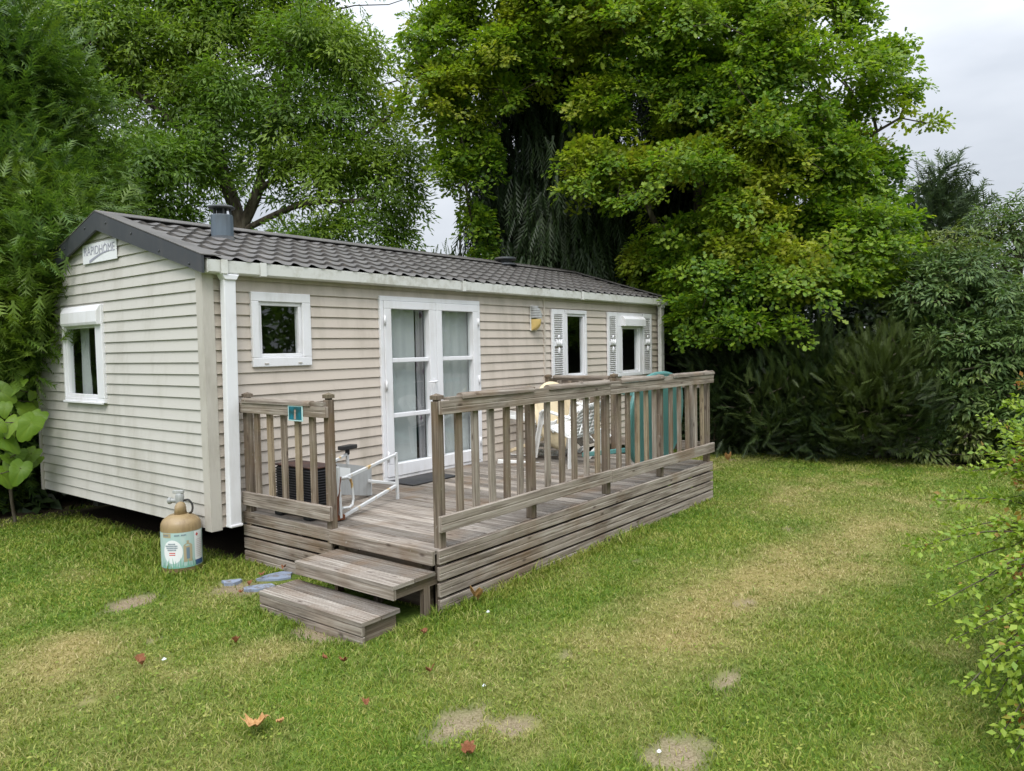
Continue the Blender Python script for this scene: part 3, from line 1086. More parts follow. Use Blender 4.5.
def grooved(w, t, n, gd=.006, gw=.006):
    """board section: width w, thickness t, n grooves on the show face (at +t)"""
    p_ = [(0, 0), (w, 0), (w, t)]
    for k in range(n, 0, -1):
        c = w * k / (n + 1)
        p_ += [(c + gw / 2, t), (c, t - gd), (c - gw / 2, t)]
    return p_ + [(0, t)]


mb = MB()   # decking boards run out from the wall
x = DX0 + .005
while x < DX1 - .05:
    w = min(.137, DX1 - .005 - x)
    y0 = DY + .034 + random.uniform(0, .006)
    # U = x, V = z, D = -y  -> U x V = -y
    mb.extrude(grooved(w, .027, 5, .005, .008), (x, -.03, DZ - .027 + random.uniform(-.0015, .0015)), (1, 0, 0), (0, 0, 1), (0, -1, 0), -.03 - y0)
    x += .1445
mb.build('decking', M['wood_deck'], deck)
mb = MB()
for y in (-.15, -.8, -1.5, -2.2):
    mb.box(DX0 + .04, DX1 - .05, y - .025, y + .025, .30, DZ - .028)
mb.build('joists', M['wood_post'], deck)
ROW = [(.345, .444), (.228, .324), (.112, .208), (-.01, .092)]
for k, (z0, z1) in enumerate(ROW):   # front skirt
    mb = MB()
    w = z1 - z0
    L = DX1 - .29
    # U = z, V = -y, D: U x V = z x -y = x
    cuts = [0, L]
    for a, b_ in zip(cuts[:-1], cuts[1:]):
        mb.extrude(grooved(w, .030, 1, .006, .007), (.29 + a + .001, DY + .030, z0), (0, 0, 1), (0, -1, 0), (1, 0, 0), b_ - a - .002)
    mb.build('skirt_board', M['wood'], deck, bevel=.003, seg=1)
for k, (z0, z1) in enumerate(ROW):   # left skirt, from the wall to the gate post: U = z, V = -x, D = z x -x = -y
    mb = MB()
    mb.extrude(grooved(z1 - z0, .030, 1, .006, .007), (DX0 + .030, -.035, z0), (0, 0, 1), (-1, 0, 0), (0, -1, 0), 1.225)
    mb.build('skirt_board', M['wood'], deck, bevel=.003, seg=1)
    mb = MB()   # right side, out of sight from the front
    mb.box(DX1 - .03, DX1, DY + .031, -.035, z0, z1)
    mb.build('skirt_board', M['wood'], deck)
mb = MB()   # nosing board over the steps, and the recessed boards below it
mb.extrude(grooved(.103, .030, 0), (DX0 + .005, -1.262, .341), (0, 0, 1), (-1, 0, 0), (0, -1, 0), 1.125)
mb.build('nosing_board', M['wood'], deck, bevel=.003, seg=1)
mb = MB()
mb.box(DX0 + .05, DX0 + .08, DY + .13, -1.285, .0, .33)
mb.build('backing_board', M['wood_post'], deck)


def post(x, y, z0, z1, s=.032):
    mb = MB()
    mb.box(x - s, x + s, y - s, y + s, z0, z1 - .05)
    mb.box(x - s + .009, x + s - .009, y - s + .009, y + s - .009, z1 - .05, z1 - .038)
    c = [(x - s - .003, y - s - .003), (x + s + .003, y - s - .003), (x + s + .003, y + s + .003), (x - s - .003, y + s + .003)]
    lo = [(a, b_, z1 - .038) for a, b_ in c]
    mi_ = [(a, b_, z1 - .010) for a, b_ in c]
    for i in range(4):
        j = (i + 1) % 4
        mb.face([lo[i], lo[j], mi_[j], mi_[i]], [(i, 0), (i, .09), (i + .03, .09), (i + .03, 0)])
        mb.face([mi_[i], mi_[j], (x, y, z1 + .006)], [(0, i), (.09, i), (.045, i + .05)])
    mb.face(lo[::-1])
    return mb.build('post', M['wood_post'], deck, bevel=.004, seg=1)


PX = [.366, 1.46, 2.66, 3.78, 5.005]
YP = DY + .062
for i, x in enumerate(PX):
    post(x, YP, -.02 if i in (0, 4) else .447, 1.535)
post(.310, -.110, .30, 1.50, .032)
post(.306, -1.238, .30, 1.52, .031)
post(5.0, -.06, .447, 1.47, .036)
post(5.0, -1.10, .447, 1.49, .036)


def baluster(x, y, z0, z1, ax):
    mb = MB()
    a, b_ = (.032, .014) if ax == 'x' else (.014, .032)
    t = random.uniform(-.006, .006)
    mb.obox((x, y, (z0 + z1) / 2), (a, 0, 0), (0, b_, 0), (t if ax == 'x' else 0, t if ax == 'y' else 0, (z1 - z0) / 2))
    mb.build('baluster', random.choice([M['wood_post']] * 5 + [M['wood_yellow']] * 2 + [M['wood']] * 3), deck, bevel=.003, seg=1)


RF = DY + .010   # back plane of the rails on the front
for i in range(4):
    a, b_ = PX[i], PX[i + 1]
    for k in range(5):
        baluster(a + (b_ - a) * (k + 1) / 6 + random.uniform(-.008, .008), RF + .016, .60, 1.455, 'x')


def capseg(p0, p1, r=.034):
    """half-round capping, laid in lengths with a gap at the posts"""
    mb = MB()
    p0, p1 = np.array(p0, float), np.array(p1, float)
    D = p1 - p0; L = np.linalg.norm(D); D /= L
    U = np.cross((0, 0, 1.0), D)
    pr = [(r * math.cos(a), .9 * r * math.sin(a)) for a in np.linspace(0, PI, 9)]
    pr = [(-r, -.012)] + pr[::-1] + [(r, -.012)]
    # need U x V = D with V = z : (z x D) x z = D
    mb.extrude(pr[::-1], p0, U, (0, 0, 1), D, L)
    mb.build('cap_rail', M['wood'], deck)


# front rails: face-fixed in front of posts and balusters, lengths butted on the posts
def rail_x(x0, x1, z0, z1, n=1):
    mb = MB()
    mb.extrude(grooved(z1 - z0, .034, n, .005, .006), (x0, RF, z0), (0, 0, 1), (0, -1, 0), (1, 0, 0), x1 - x0)
    mb.build('rail', M['wood'], deck, bevel=.004, seg=1)


for a, b_, z in ((.325, 2.62, 1.395), (2.624, 5.035, 1.392)):
    rail_x(a, b_, z, z + .098)
for a, b_, z in ((.295, 2.63, .572), (2.634, 5.05, .562)):
    rail_x(a, b_, z, z + .112)
for i in range(4):
    a, b_ = PX[i], PX[i + 1]
    capseg((a + (.17 if i == 0 else .16), RF - .012, 1.508), (b_ - .055 if i < 3 else b_ + .03, RF - .012, 1.506))
    mb = MB()
    mb.box(a + (.035 if i == 0 else -.05), a + (.168 if i == 0 else .158), RF - .033, RF + .02, 1.492, 1.513)
    mb.build('rail_packer', M['wood'], deck)

# left return
def rail_y(xf, y0, y1, z0, z1, sgn=-1):
    mb = MB()
    if sgn < 0:
        mb.extrude(grooved(z1 - z0, .034, 1, .005, .006), (xf, y0, z0), (0, 0, 1), (-1, 0, 0), (0, -1, 0), y0 - y1)
    else:
        mb.extrude(grooved(z1 - z0, .034, 1, .005, .006), (xf, y1, z0), (0, 0, 1), (1, 0, 0), (0, 1, 0), y0 - y1)
    mb.build('rail', M['wood'], deck, bevel=.004, seg=1)


LF = DX0 + .0
rail_y(LF, -.085, -1.275, 1.33, 1.418)
rail_y(LF, -.085, -1.290, .515, .630)
for k in range(5):
    baluster(LF + .016, -.275 - k * .193, .53, 1.385, 'y')
capseg((LF - .012, -.14, 1.43), (LF - .012, -1.09, 1.43))
mb = MB(); mb.box(LF - .033, LF + .01, -1.25, -1.092, 1.419, 1.452); mb.build('rail_packer', M['wood'], deck)
# right return, seen across the terrace
RX = 5.053 - .008
rail_y(RX, -.02, DY + .11, 1.325, 1.42, 1)
rail_y(RX, -.02, DY + .11, .56, .67, 1)
for (a, b_) in ((-.06, -1.10), (-1.10, YP)):
    for k in range(5):
        baluster(RX - .021, a + (b_ - a) * (k + 1) / 6, .58, 1.39, 'y')
capseg((RX + .01, -.12, 1.432), (RX + .01, -1.0, 1.432))
capseg((RX + .01, -1.2, 1.432), (RX + .01, DY + .16, 1.44))

# steps
for nm, (sx0, sx1, sy0, sy1, zt, rz0) in (('upper', (-.135, .262, -2.400, -1.345, .303, .205)), ('lower', (-.405, -.075, -2.395, -1.285, .140, -.01))):
    mb = MB()
    w = (sx1 - sx0 - .008) / 2
    for k in range(2):
        # U = x, V = z, D = -y
        mb.extrude(grooved(w, .027, 5, .005, .007), (sx0 + k * (w + .008), sy1, zt - .027), (1, 0, 0), (0, 0, 1), (0, -1, 0), sy1 - sy0)
    st = mb.build('step', M['wood_deck'], deck)
    mb = MB()
    if nm == 'upper':
        mb.extrude(grooved(.072, .028, 0), (sx0 + .030, sy1 - .002, rz0), (0, 0, 1), (-1, 0, 0), (0, -1, 0), sy1 - sy0 - .004)
        mb.build('riser', M['wood'], st, bevel=.003, seg=1)
        for y in (sy0 + .05, (sy0 + sy1) / 2, sy1 - .08):
            mb = MB()
            mb.box(sx0 + .035, sx1 + .05, y - .02, y + .02, .20, .274)
            mb.box(sx0 + .31, sx0 + .37, y - .021, y + .019, -.01, .21)
            mb.build('bearer', M['wood_post'], st)
    else:
        mb.extrude(grooved(.058, .028, 0), (sx0 + .030, sy1 - .002, .051), (0, 0, 1), (-1, 0, 0), (0, -1, 0), sy1 - sy0 - .004)
        mb.extrude(grooved(.055, .028, 0), (sx0 + .030, sy1 - .002, -.012), (0, 0, 1), (-1, 0, 0), (0, -1, 0), sy1 - sy0 - .004)
        mb.build('riser', M['wood'], st, bevel=.003, seg=1)
        for y in (sy0 + .05, (sy0 + sy1) / 2, sy1 - .08):
            mb = MB()
            mb.box(sx0 + .035, sx1 - .01, y - .02, y + .02, -.01, .111)
            mb.build('bearer', M['wood_post'], st)
# ------------------------------------------------------------------ gas bottle
gx_, gy_ = -.20, .16
gas = thing('gas_bottle', 'gold gas bottle with printed paper sleeve standing on grass at the gable corner', 'gas bottle', (gx_, gy_, 0))
gold = grimy('gold_paint', (.31, .225, .115), .36, (.12, .07, .035), .7, 9, spec=.5)
mb = MB()
R_ = .162
prof = [(.12, -.01), (R_ - .012, .0), (R_, .02), (R_, .385), (R_ - .004, .415), (R_ - .018, .442), (R_ - .045, .464), (.09, .480), (.05, .488), (.03, .492)]
mb.lathe(prof, (gx_, gy_, 0), 40)
mb.build('cylinder', gold, gas)


# printed sleeve: arcs over the body; angle 0 faces the camera
ang0 = math.atan2(CAM[1] - gy_, CAM[0] - gx_)


def sleeve(mb, a0, a1, z0, z1, r, n=24):
    for i in range(n):
        t0, t1 = a0 + (a1 - a0) * i / n, a0 + (a1 - a0) * (i + 1) / n
        q = lambda t, z: (gx_ + r * math.cos(ang0 + t), gy_ + r * math.sin(ang0 + t), z)
        mb.face([q(t0, z0), q(t1, z0), q(t1, z1), q(t0, z1)], smooth=True)


def patch(name, col, polys, r, parent):
    """flat shapes wrapped round the sleeve; coordinates are arc length (right +) and height"""
    mb = MB()
    for P in polys:
        mb.face([(gx_ + r * math.cos(ang0 + x / R_), gy_ + r * math.sin(ang0 + x / R_), z) for x, z in P], smooth=True)
    return mb.build(name, col, parent)


pale = grimy('sleeve_print', (.40, .55, .52), .4, (.6, .62, .58), .6, 9)
mb = MB()
sleeve(mb, -2.2, 1.55, .055, .355, R_ + .0015, 40)
slv = mb.build('paper_sleeve', pale, gas)


def circ(cx, cz, rx, rz, n=24, a0=0, a1=2 * PI):
    return [(cx + rx * math.cos(a0 + (a1 - a0) * i / n), cz + rz * math.sin(a0 + (a1 - a0) * i / n)) for i in range(n)]


def rect(x0, x1, z0, z1, n=1):
    return [[(x0 + (x1 - x0) * i / n, z0), (x0 + (x1 - x0) * (i + 1) / n, z0), (x0 + (x1 - x0) * (i + 1) / n, z1), (x0 + (x1 - x0) * i / n, z1)] for i in range(n)]


wht = mat('print_white', (.78, .80, .80), .45)[0]
dk = mat('print_slate', (.16, .22, .27), .5)[0]
redp = mat('print_red', (.55, .06, .05), .5)[0]
bl = mat('print_blue', (.04, .09, .22), .5)[0]
gn = mat('print_green', (.20, .42, .33), .5)[0]
tn = mat('print_tan', (.40, .34, .22), .5)[0]
patch('print_panel', wht, rect(.105, .20, .06, .35, 6) + [[(-.075 + a * .082, .195 - b_ * .10), (-.075 + c * .082, .195 - d * .10), (-.075 + c * .082, .195 + d * .10), (-.075 + a * .082, .195 + b_ * .10)] for (a, b_), (c, d) in [((math.cos(PI - PI * i / 14), math.sin(PI * i / 14)), (math.cos(PI - PI * (i + 1) / 14), math.sin(PI * (i + 1) / 14))) for i in range(14)]], R_ + .0025, slv)
patch('print_band', tn, rect(-.165, -.085, .315, .352, 4), R_ + .0027, slv)
patch('print_band', bl, rect(.107, .199, .062, .105, 6), R_ + .0035, slv)
patch('print_text', dk, [q for (a, b_, z) in ((-.155, -.095, .334), (-.055, -.012, .334), (-.002, .04, .334), (-.11, -.045, .262), (-.135, -.02, .245), (-.125, -.028, .228), (-.115, -.04, .211)) for k in range(int((b_ - a) / .0105)) for q in rect(a + k * .0105, a + k * .0105 + .007, z - .005, z + .006)], R_ + .0045, slv)
patch('print_mark', redp, [rect(-.102, -.052, .182, .190)[0], rect(-.102, -.052, .166, .174)[0], rect(.118, .142, .316, .326)[0], rect(.125, .135, .308, .334)[0]], R_ + .0045, slv)
patch('print_lines', mat('print_rose', (.62, .52, .5), .5)[0], [rect(.12, .185, z, z + .004, 3)[k] for z in np.arange(.13, .29, .016) for k in range(3)], R_ + .0042, slv)
patch('print_bottle', tn, rect(.012, .082, .105, .24, 5) + [circ(.047, .24, .035, .022, 16)] + rect(.038, .056, .255, .285), R_ + .0033, slv)
patch('print_bottle', dk, rect(.034, .060, .13, .225, 2), R_ + .0043, slv)
patch('print_grass', gn, [[(x, .056), (x + .016, .056), (x + .012 * (k % 3) - .004, .082 + .022 * ((k * 7) % 4))] for k, x in enumerate(np.arange(-.19, .10, .013))], R_ + .0040, slv)
# valve guard, regulator, hose
mb = MB()
for a in np.linspace(0.2, 2 * PI - .9, 14):
    pass
g0 = []
for i in range(17):
    a = ang0 - 1.2 + i * 2.6 / 16
    r0, r1 = .055, .085 - .03 * abs(i - 8) / 8
    hgt_ = .12 - .05 * (abs(i - 8) / 8) ** 2
    g0.append(((gx_ + r0 * math.cos(a), gy_ + r0 * math.sin(a), .478), (gx_ + (r0 - .008) * math.cos(a), gy_ + (r0 - .008) * math.sin(a), .478 + hgt_)))
for (a, b_), (c, d) in zip(g0[:-1], g0[1:]):
    mb.face([a, c, d, b_], smooth=True)
gd = mb.build('valve_guard', gold, gas)
sol = gd.modifiers.new('thick', 'SOLIDIFY'); sol.thickness = .005
mb = MB()
mb.tube([(gx_, gy_, .48), (gx_, gy_, .56)], .022, 12)
mb.build('valve', M['flue_cap'], gas)
rg = grimy('grey_casting', (.30, .31, .30), .4, (.6, .6, .58), .5, 20)
mb = MB()
vx = np.array([MR[0][0], MR[0][1], 0]); vx /= np.linalg.norm(vx)   # sideways along the gable
ctr = np.array([gx_, gy_, .60])
mb.lathe([(.02, -.045), (.034, -.04), (.036, .03), (.030, .05), (.012, .055), (.001, .056)], ctr + np.array([0, 0, .01]), 18)
mb.lathe([(.014, 0), (.02, .02), (.02, .05), (.03, .055), (.030, .075), (.02, .082), (.001, .083)], ctr - vx * .02, 16, axis=-vx)
mb.obox(ctr + np.array([0, 0, .075]) - vx * .01, vx * .045, np.cross(vx, (0, 0, 1)) * .018, (0, 0, .013))
mb.build('regulator', rg, gas, bevel=.004)
mb = MB()
hp = [ctr + vx * .03, ctr + vx * .075 + np.array([0, 0, .003]), ctr + vx * .105 + np.array([0, 0, -.04]), ctr + vx * .10 + np.array([.0, .0, -.095]), ctr + vx * .07 + np.array([.02, .03, -.125]), ctr + vx * .05 + np.array([.08, .12, -.20])]
fine = []
for i in range(len(hp) - 1):
    p0, p1, p2, p3 = hp[max(i - 1, 0)], hp[i], hp[i + 1], hp[min(i + 2, len(hp) - 1)]
    for t in np.linspace(0, 1, 6, endpoint=False):
        fine.append(.5 * (2 * p1 + (p2 - p0) * t + (2 * p0 - 5 * p1 + 4 * p2 - p3) * t * t + (3 * p1 - p0 - 3 * p2 + p3) * t ** 3))
mb.tube(fine + [hp[-1]], .009, 8)
mb.build('hose', M['rubber'], gas)

# ------------------------------------------------------------------ overturned trolley behind the left railing
Z = DZ + .002
cart = thing('trolley_frame', 'overturned white tube trolley with rust spots and a grey shelf panel', 'trolley', (.9, -.8, Z))
tb = .0135
mb = MB()


def sq(mb, a, b_, s=.0125):
    a, b_ = np.array(a, float), np.array(b_, float)
    d = (b_ - a) / 2
    t = d / np.linalg.norm(d)
    u = np.cross(t, (0, 0, 1.0)) if abs(t[2]) < .9 else np.cross(t, (1.0, 0, 0))
    u /= np.linalg.norm(u); v = np.cross(t, u)
    mb.obox((a + b_) / 2, d, u * s, v * s)


sq(mb, (.533, -1.091, .475), (1.345, -.864, .582))          # lower side rail
sq(mb, (.507, -1.098, .785), (1.350, -.862, .872))          # upper side rail
sq(mb, (1.366, -.856, .893), (1.380, -.850, Z))             # standing leg
sq(mb, (.483, -1.105, .90), (.500, -1.101, .47))            # near end post
sq(mb, (.85, -.62, .57), (1.345, -.49, .46))
sq(mb, (1.362, -.49, .73), (1.362, -.49, .45))
sq(mb, (.60, -.42, .70), (1.27, -.262, .845))               # far rails
sq(mb, (.60, -.42, .50), (1.27, -.262, .52))
sq(mb, (1.281, -.259, .895), (1.290, -.255, .452))
sq(mb, (1.36, -.85, .60), (1.285, -.262, .60))
sq(mb, (.50, -1.09, .475), (.58, -.43, .475))
cf = mb.build('frame', M['rust_tube'], cart, bevel=.003)
mb = MB()
mb.tube([(.508, -1.115, .805), (.585, -1.092, .797), (.628, -1.08, .778), (.652, -1.073, .735), (.665, -1.07, .60), (.650, -1.075, .555), (.610, -1.085, .538), (.515, -1.112, .552)], .0115, 10)
mb.build('handle', M['rust_tube'], cart)
mb = MB()
P = [np.array(q) for q in ((.80, -.655, .856), (1.372, -.497, .728), (1.350, -.503, .452), (.82, -.650, .565))]
nn = np.array([.266, -.964, 0]) * .008
mb.face([q + nn for q in P]); mb.face([q - nn for q in P[::-1]])
for i in range(4):
    j = (i + 1) % 4
    mb.face([P[i] - nn, P[j] - nn, P[j] + nn, P[i] + nn])
mb.build('shelf_panel', M['grey_panel'], cart)
mb = MB()
Q = [P[0] + (P[1] - P[0]) * a + (P[3] - P[0]) * b_ + nn * 1.12 for a, b_ in ((.08, .12), (.40, .12), (.38, .40), (.08, .42))]
mb.face(Q)
mb.build('stuck_label', wht, cart)
mb = MB()
mb.obox((1.29, -.258, .912), (.105, .03, -.002), (-.012, .04, 0), (0, 0, .020))
mb.tube([(1.286, -.258, .84), (1.286, -.258, .90)], .022, 10)
mb.build('foot_pad', M['black'], cart, bevel=.008)
mb = MB()
mb.obox((.490, -1.075, .655), (.018, -.004, .16), (.012, .045, 0), (.004, -.001, .0))
mb.obox((.505, -1.07, .475), (.04, -.01, 0), (.01, .04, 0), (0, 0, .022))
mb.build('rusty_bracket', M['rust'], cart, bevel=.004)

M['rust_dark'] = grimy('dark_rusty_lid', (.055, .03, .025), .7, (.12, .05, .03), .6, 10)
# black ribbed box behind the left railing
bx = thing('ribbed_box', 'black box with ribbed sides on the terrace behind the left railing', 'box', (.55, -.70, Z))
mb = MB()
mb.box(.37, .60, -.93, -.40, .56, .875)
mb.build('body', M['black'], bx, bevel=.025, seg=3)
mb = MB()
for k in range(13):
    z = .585 + k * .022
    mb.box(.355, .369, -.91, -.42, z, z + .010)
    mb.box(.39, .58, -.947, -.931, z, z + .010)
mb.build('ribs', M['black'], bx, bevel=.003, seg=1)
mb = MB()
mb.box(.36, .61, -.94, -.39, .876, .890)
mb.build('lid', M['rust_dark'], bx, bevel=.006)
mb = MB()
for y in (-.86, -.46):
    mb.box(.34, .64, y - .05, y + .05, Z, .545)
mb.box(.40, .58, -.80, -.52, Z + .02, .53)
mb.build('base', M['black'], bx, bevel=.01)

# door mat
mb = MB()
mb.box(1.93, 2.62, -.50, -.10, Z + .001, Z + .014)
o = mb.build('door_mat', M['black'], None, origin=(2.27, -.3, Z), bevel=.006)
tag(o, 'dark rubber mat lying at the foot of the French doors', 'door mat')

# small tile-like sign screwed to the left top rail
sgn = thing('pitch_sign', 'small turquoise square sign with pale rim screwed on the left top rail', 'sign', (.232, -.90, 1.38))
mb = MB()
mb.box(.232, .238, -1.0, -.805, 1.290, 1.420)
mb.build('plate', mat('pale_turquoise', (.45, .65, .66), .4)[0], sgn, bevel=.003)
mt_, nt_, b__ = mat('turquoise_print', (.01, .16, .22), .35)
g = nd(nt_, 'ShaderNodeNewGeometry')
n1 = nd(nt_, 'ShaderNodeTexNoise', {'Vector': g.outputs['Position'], 'Scale': 9.0, 'Detail': 2})
nt_.links.new(ramp(nt_, n1.outputs[0], [(.4, (.012, .07, .075)), (.6, (.008, .16, .22))]), b__.inputs['Base Color'])
mb = MB()
mb.face([(.2312, -.986, 1.302), (.2312, -.818, 1.302), (.2312, -.818, 1.409), (.2312, -.986, 1.409)])
mb.build('print', mt_, sgn)
mb = MB()
mb.face([(.2304, -.903 + .012 * math.cos(a), 1.372 + .014 * math.sin(a)) for a in np.linspace(0, 2 * PI, 14, endpoint=False)])
mb.face([(.2303, -.912, 1.306), (.2303, -.885, 1.306), (.2303, -.890, 1.357), (.2303, -.913, 1.357)])
mb.build('print_figure', mat('print_flesh', (.35, .25, .2), .5)[0], sgn)

# ------------------------------------------------------------------ garden furniture heaped at the far end of the terrace
def chair_parts(name, label, group, mt_, Mx):
    """moulded plastic stacking armchair; local: seat faces -y, z up; Mx places it"""
    t = thing(name, label, 'chair', tuple(Mx @ Vector((0, 0, .2))), group)

    def T(p_):
        return tuple(Mx @ Vector(p_))
    A = {}
    # seat shell
    mb = MB()
    g = [[T((-.22 + .44 * i / 8, -.23 + .46 * j / 8, .42 - .035 * math.sin(PI * i / 8) * math.sin(PI * min(1, j / 7)) + (.0 if j else -.02) - .02 * j / 8)) for i in range(9)] for j in range(9)]
    for j in range(8):
        for i in range(8):
            mb.face([g[j][i], g[j][i + 1], g[j + 1][i + 1], g[j + 1][i]], smooth=True)
    s_ = mb.build('seat', mt_, t)
    # backrest: fan of vertical slats within a curved hoop
    mb = MB()
    def bk(u, v):
        return T((u * (.21 + .02 * v), .22 + .10 * v - .05 * (1 - u * u) * 0 + .03 * (1 - u * u), .42 + .43 * v * (1 - .16 * u ** 4)))
    for k in range(5):
        u0, u1 = -.86 + k * .37, -.86 + k * .37 + .25
        for j in range(6):
            v0, v1 = .10 + .70 * j / 6, .10 + .70 * (j + 1) / 6
            mb.face([bk(u0, v0), bk(u1, v0), bk(u1, v1), bk(u0, v1)], smooth=True)
    for i in range(14):
        u0, u1 = -1 + 2 * i / 14, -1 + 2 * (i + 1) / 14
        mb.face([bk(u0, .80), bk(u1, .80), bk(u1, 1), bk(u0, 1)], smooth=True)
        mb.face([bk(u0, .0), bk(u1, .0), bk(u1, .11), bk(u0, .11)], smooth=True)
    for sg in (-1, 1):
        for j in range(6):
            v0, v1 = j / 6, (j + 1) / 6
            mb.face([bk(sg, v0), bk(sg * .86, v0), bk(sg * .86, v1), bk(sg, v1)], smooth=True)
    b_ = mb.build('backrest', mt_, t)
    for o in (s_, b_):
        q = o.modifiers.new('thick', 'SOLIDIFY'); q.thickness = .012; q.offset = 0
    for sg in (-1, 1):
        mb = MB()
        pts = [(sg * .235, .24, .66), (sg * .265, .10, .655), (sg * .27, -.10, .645), (sg * .262, -.22, .63), (sg * .26, -.27, .58)]
        for a, c in zip(pts[:-1], pts[1:]):
            a, c = Vector(a), Vector(c)
            d = (c - a).normalized()
            w = Vector((.028, 0, 0)); h = d.cross(w).normalized() * .010
            mb.obox(Mx @ ((a + c) / 2), Mx.to_3x3() @ ((c - a) / 2 * 1.06), Mx.to_3x3() @ w, Mx.to_3x3() @ h)
        mb.build('armrest', mt_, t, bevel=.006)
    for sx, sy in ((-1, -1), (1, -1), (-1, 1), (1, 1)):
        mb = MB()
        top = Vector((sx * .255, -.262 if sy < 0 else .235, .60 if sy < 0 else .44)); bot = Vector((sx * .285, -.30 if sy < 0 else .31, 0))
        d = (bot - top) / 2
        mb.obox(Mx @ ((top + bot) / 2), Mx.to_3x3() @ d, Mx.to_3x3() @ Vector((.024, 0, 0)), Mx.to_3x3() @ Vector((.006 * sx * 0, .010, 0)))
        mb.obox(Mx @ ((top + bot) / 2 + Vector((-sx * .022, .014 * -sy, 0))), Mx.to_3x3() @ d, Mx.to_3x3() @ Vector((.006, 0, 0)), Mx.to_3x3() @ Vector((0, .018, 0)))
        mb.build('leg', mt_, t, bevel=.004)
    return t


def place(loc, rx, ry, rz):
    return Matrix.Translation(loc) @ Matrix.Rotation(rz, 4, 'Z') @ Matrix.Rotation(ry, 4, 'Y') @ Matrix.Rotation(rx, 4, 'X')


R = math.radians
# first chair tipped right back, second one folded over beside it
chair_parts('garden_chair', 'white plastic garden chair tipped over in front of the cream round table', 'white garden chairs heaped on the terrace', M['white_plastic'], place((3.86, -.14, .745), R(4), R(98), R(-52)))
chair_parts('garden_chair', 'white plastic garden chair lying askew beside the teal table', 'white garden chairs heaped on the terrace', M['white_plastic'], place((4.36, -.62, .52), R(-20), R(52), R(-48)))
chair_parts('garden_chair', 'white plastic garden chair standing tilted with its back to the railing', 'white garden chairs heaped on the terrace', M['white_plastic'], place((4.02, -1.02, .475), R(-14), R(6), R(168)))

# cream round table on its edge
ct = thing('round_table', 'cream plastic round garden table tipped on its edge behind the railing', 'table', (4.3, -.75, Z))
nrm = np.array([-.02, -.96, .22]); nrm /= np.linalg.norm(nrm)
cc = np.array([4.30, -.68, .99])
mb = MB()
mb.lathe([(.001, .012), (.40, .012), (.435, .006), (.44, -.012), (.425, -.035), (.415, -.035), (.415, -.008), (.001, -.008)], cc, 44, axis=nrm)
tp = mb.build('table_top', M['cream_plastic'], ct)
mb = MB()
mb.lathe([(.035, .013), (.035, .016), (.022, .016), (.022, .013)], cc, 20, axis=nrm)
mb.build('parasol_ring', M['cream_plastic'], tp)
a_ = np.cross(nrm, (0, 0, 1)); a_ /= np.linalg.norm(a_); b2 = np.cross(a_, nrm)
for sx, sy in ((-1, -1), (1, -1), (-1, 1), (1, 1)):
    mb = MB()
    s0 = cc + a_ * .25 * sx + b2 * .25 * sy - nrm * .01
    e0 = cc + a_ * .33 * sx + b2 * .33 * sy - nrm * .66
    if e0[2] < Z + .03:
        e0[2] = Z + .03
    d = (e0 - s0) / 2
    mb.obox((s0 + e0) / 2, d, a_ * .026, b2 * .020)
    mb.build('leg', M['cream_plastic'], ct, bevel=.006)

# teal oval table on its long edge, legs towards the wall
tt = thing('oval_table', 'teal plastic oval garden table standing on edge behind the far railing', 'table', (4.37, -2.08, Z))
tc_ = np.array([4.30, -2.08, 1.005])
ry_, rz_ = .66, .545
mb = MB()
n = 56
til = .10      # leans a little on the railing
def tpnt(a, s, d):
    ca, sa = math.cos(a), math.sin(a)
    e = 2 / 2.5
    x = ry_ * s * math.copysign(abs(ca) ** e, ca); z = rz_ * s * math.copysign(abs(sa) ** e, sa)
    return np.array([tc_[0] + x, tc_[1] + d - til * z, tc_[2] + z])
ringp = [(1e-3, 0), (.90, 0), (.955, -.004), (.99, .004), (1, .02), (.985, .045), (.97, .045), (.965, .02), (1e-3, .02)]
rows = [[tpnt(2 * PI * i / n, s, d) for i in range(n)] for s, d in ringp]
for a, b_ in zip(rows[:-1], rows[1:]):
    for i in range(n):
        j = (i + 1) % n
        mb.face([a[i], a[j], b_[j], b_[i]], smooth=True)
mb.build('table_top', M['teal_plastic'], tt)
for sx, sz in ((-1, 1), (1, 1), (-1, -1), (1, -1)):
    mb = MB()
    s0 = tc_ + np.array([sx * .40, .02 - til * sz * .3, sz * .30]); e0 = tc_ + np.array([sx * .50, .70, sz * .40])
    e0[2] = max(e0[2], Z + .03)
    d = (e0 - s0) / 2
    mb.obox((s0 + e0) / 2, d, (.035, 0, 0), (0, 0, .026))
    mb.build('leg', M['teal_plastic'], tt, bevel=.008)

# ------------------------------------------------------------------ slabs, litter and leaves on the lawn
def rough_slab(pts, z0, z1, name, label, mt_, group=None):
    P = [(x + random.uniform(-.008, .008), y + random.uniform(-.008, .008)) for x, y in pts]
    mb = MB()
    mb.face([(x, y, z1 + random.uniform(-.004, .004)) for x, y in P])
    for i in range(len(P)):
        j = (i + 1) % len(P)
        mb.face([(*P[i], z0), (*P[j], z0), (*P[j], z1), (*P[i], z1)])
    c = np.mean(P, 0)
    o = mb.build(name, mt_, None, origin=(c[0], c[1], z0))
    return tag(o, label, 'paving slab', group)


def poly(cx, cy, rx, ry, n=9, rot=0):
    r = []
    for i in range(n):
        a = 2 * PI * i / n
        k = random.uniform(.55, 1.15)
        x, y = rx * k * math.cos(a), ry * k * math.sin(a)
        r.append((cx + x * math.cos(rot) - y * math.sin(rot), cy + x * math.sin(rot) + y * math.cos(rot)))
    return r


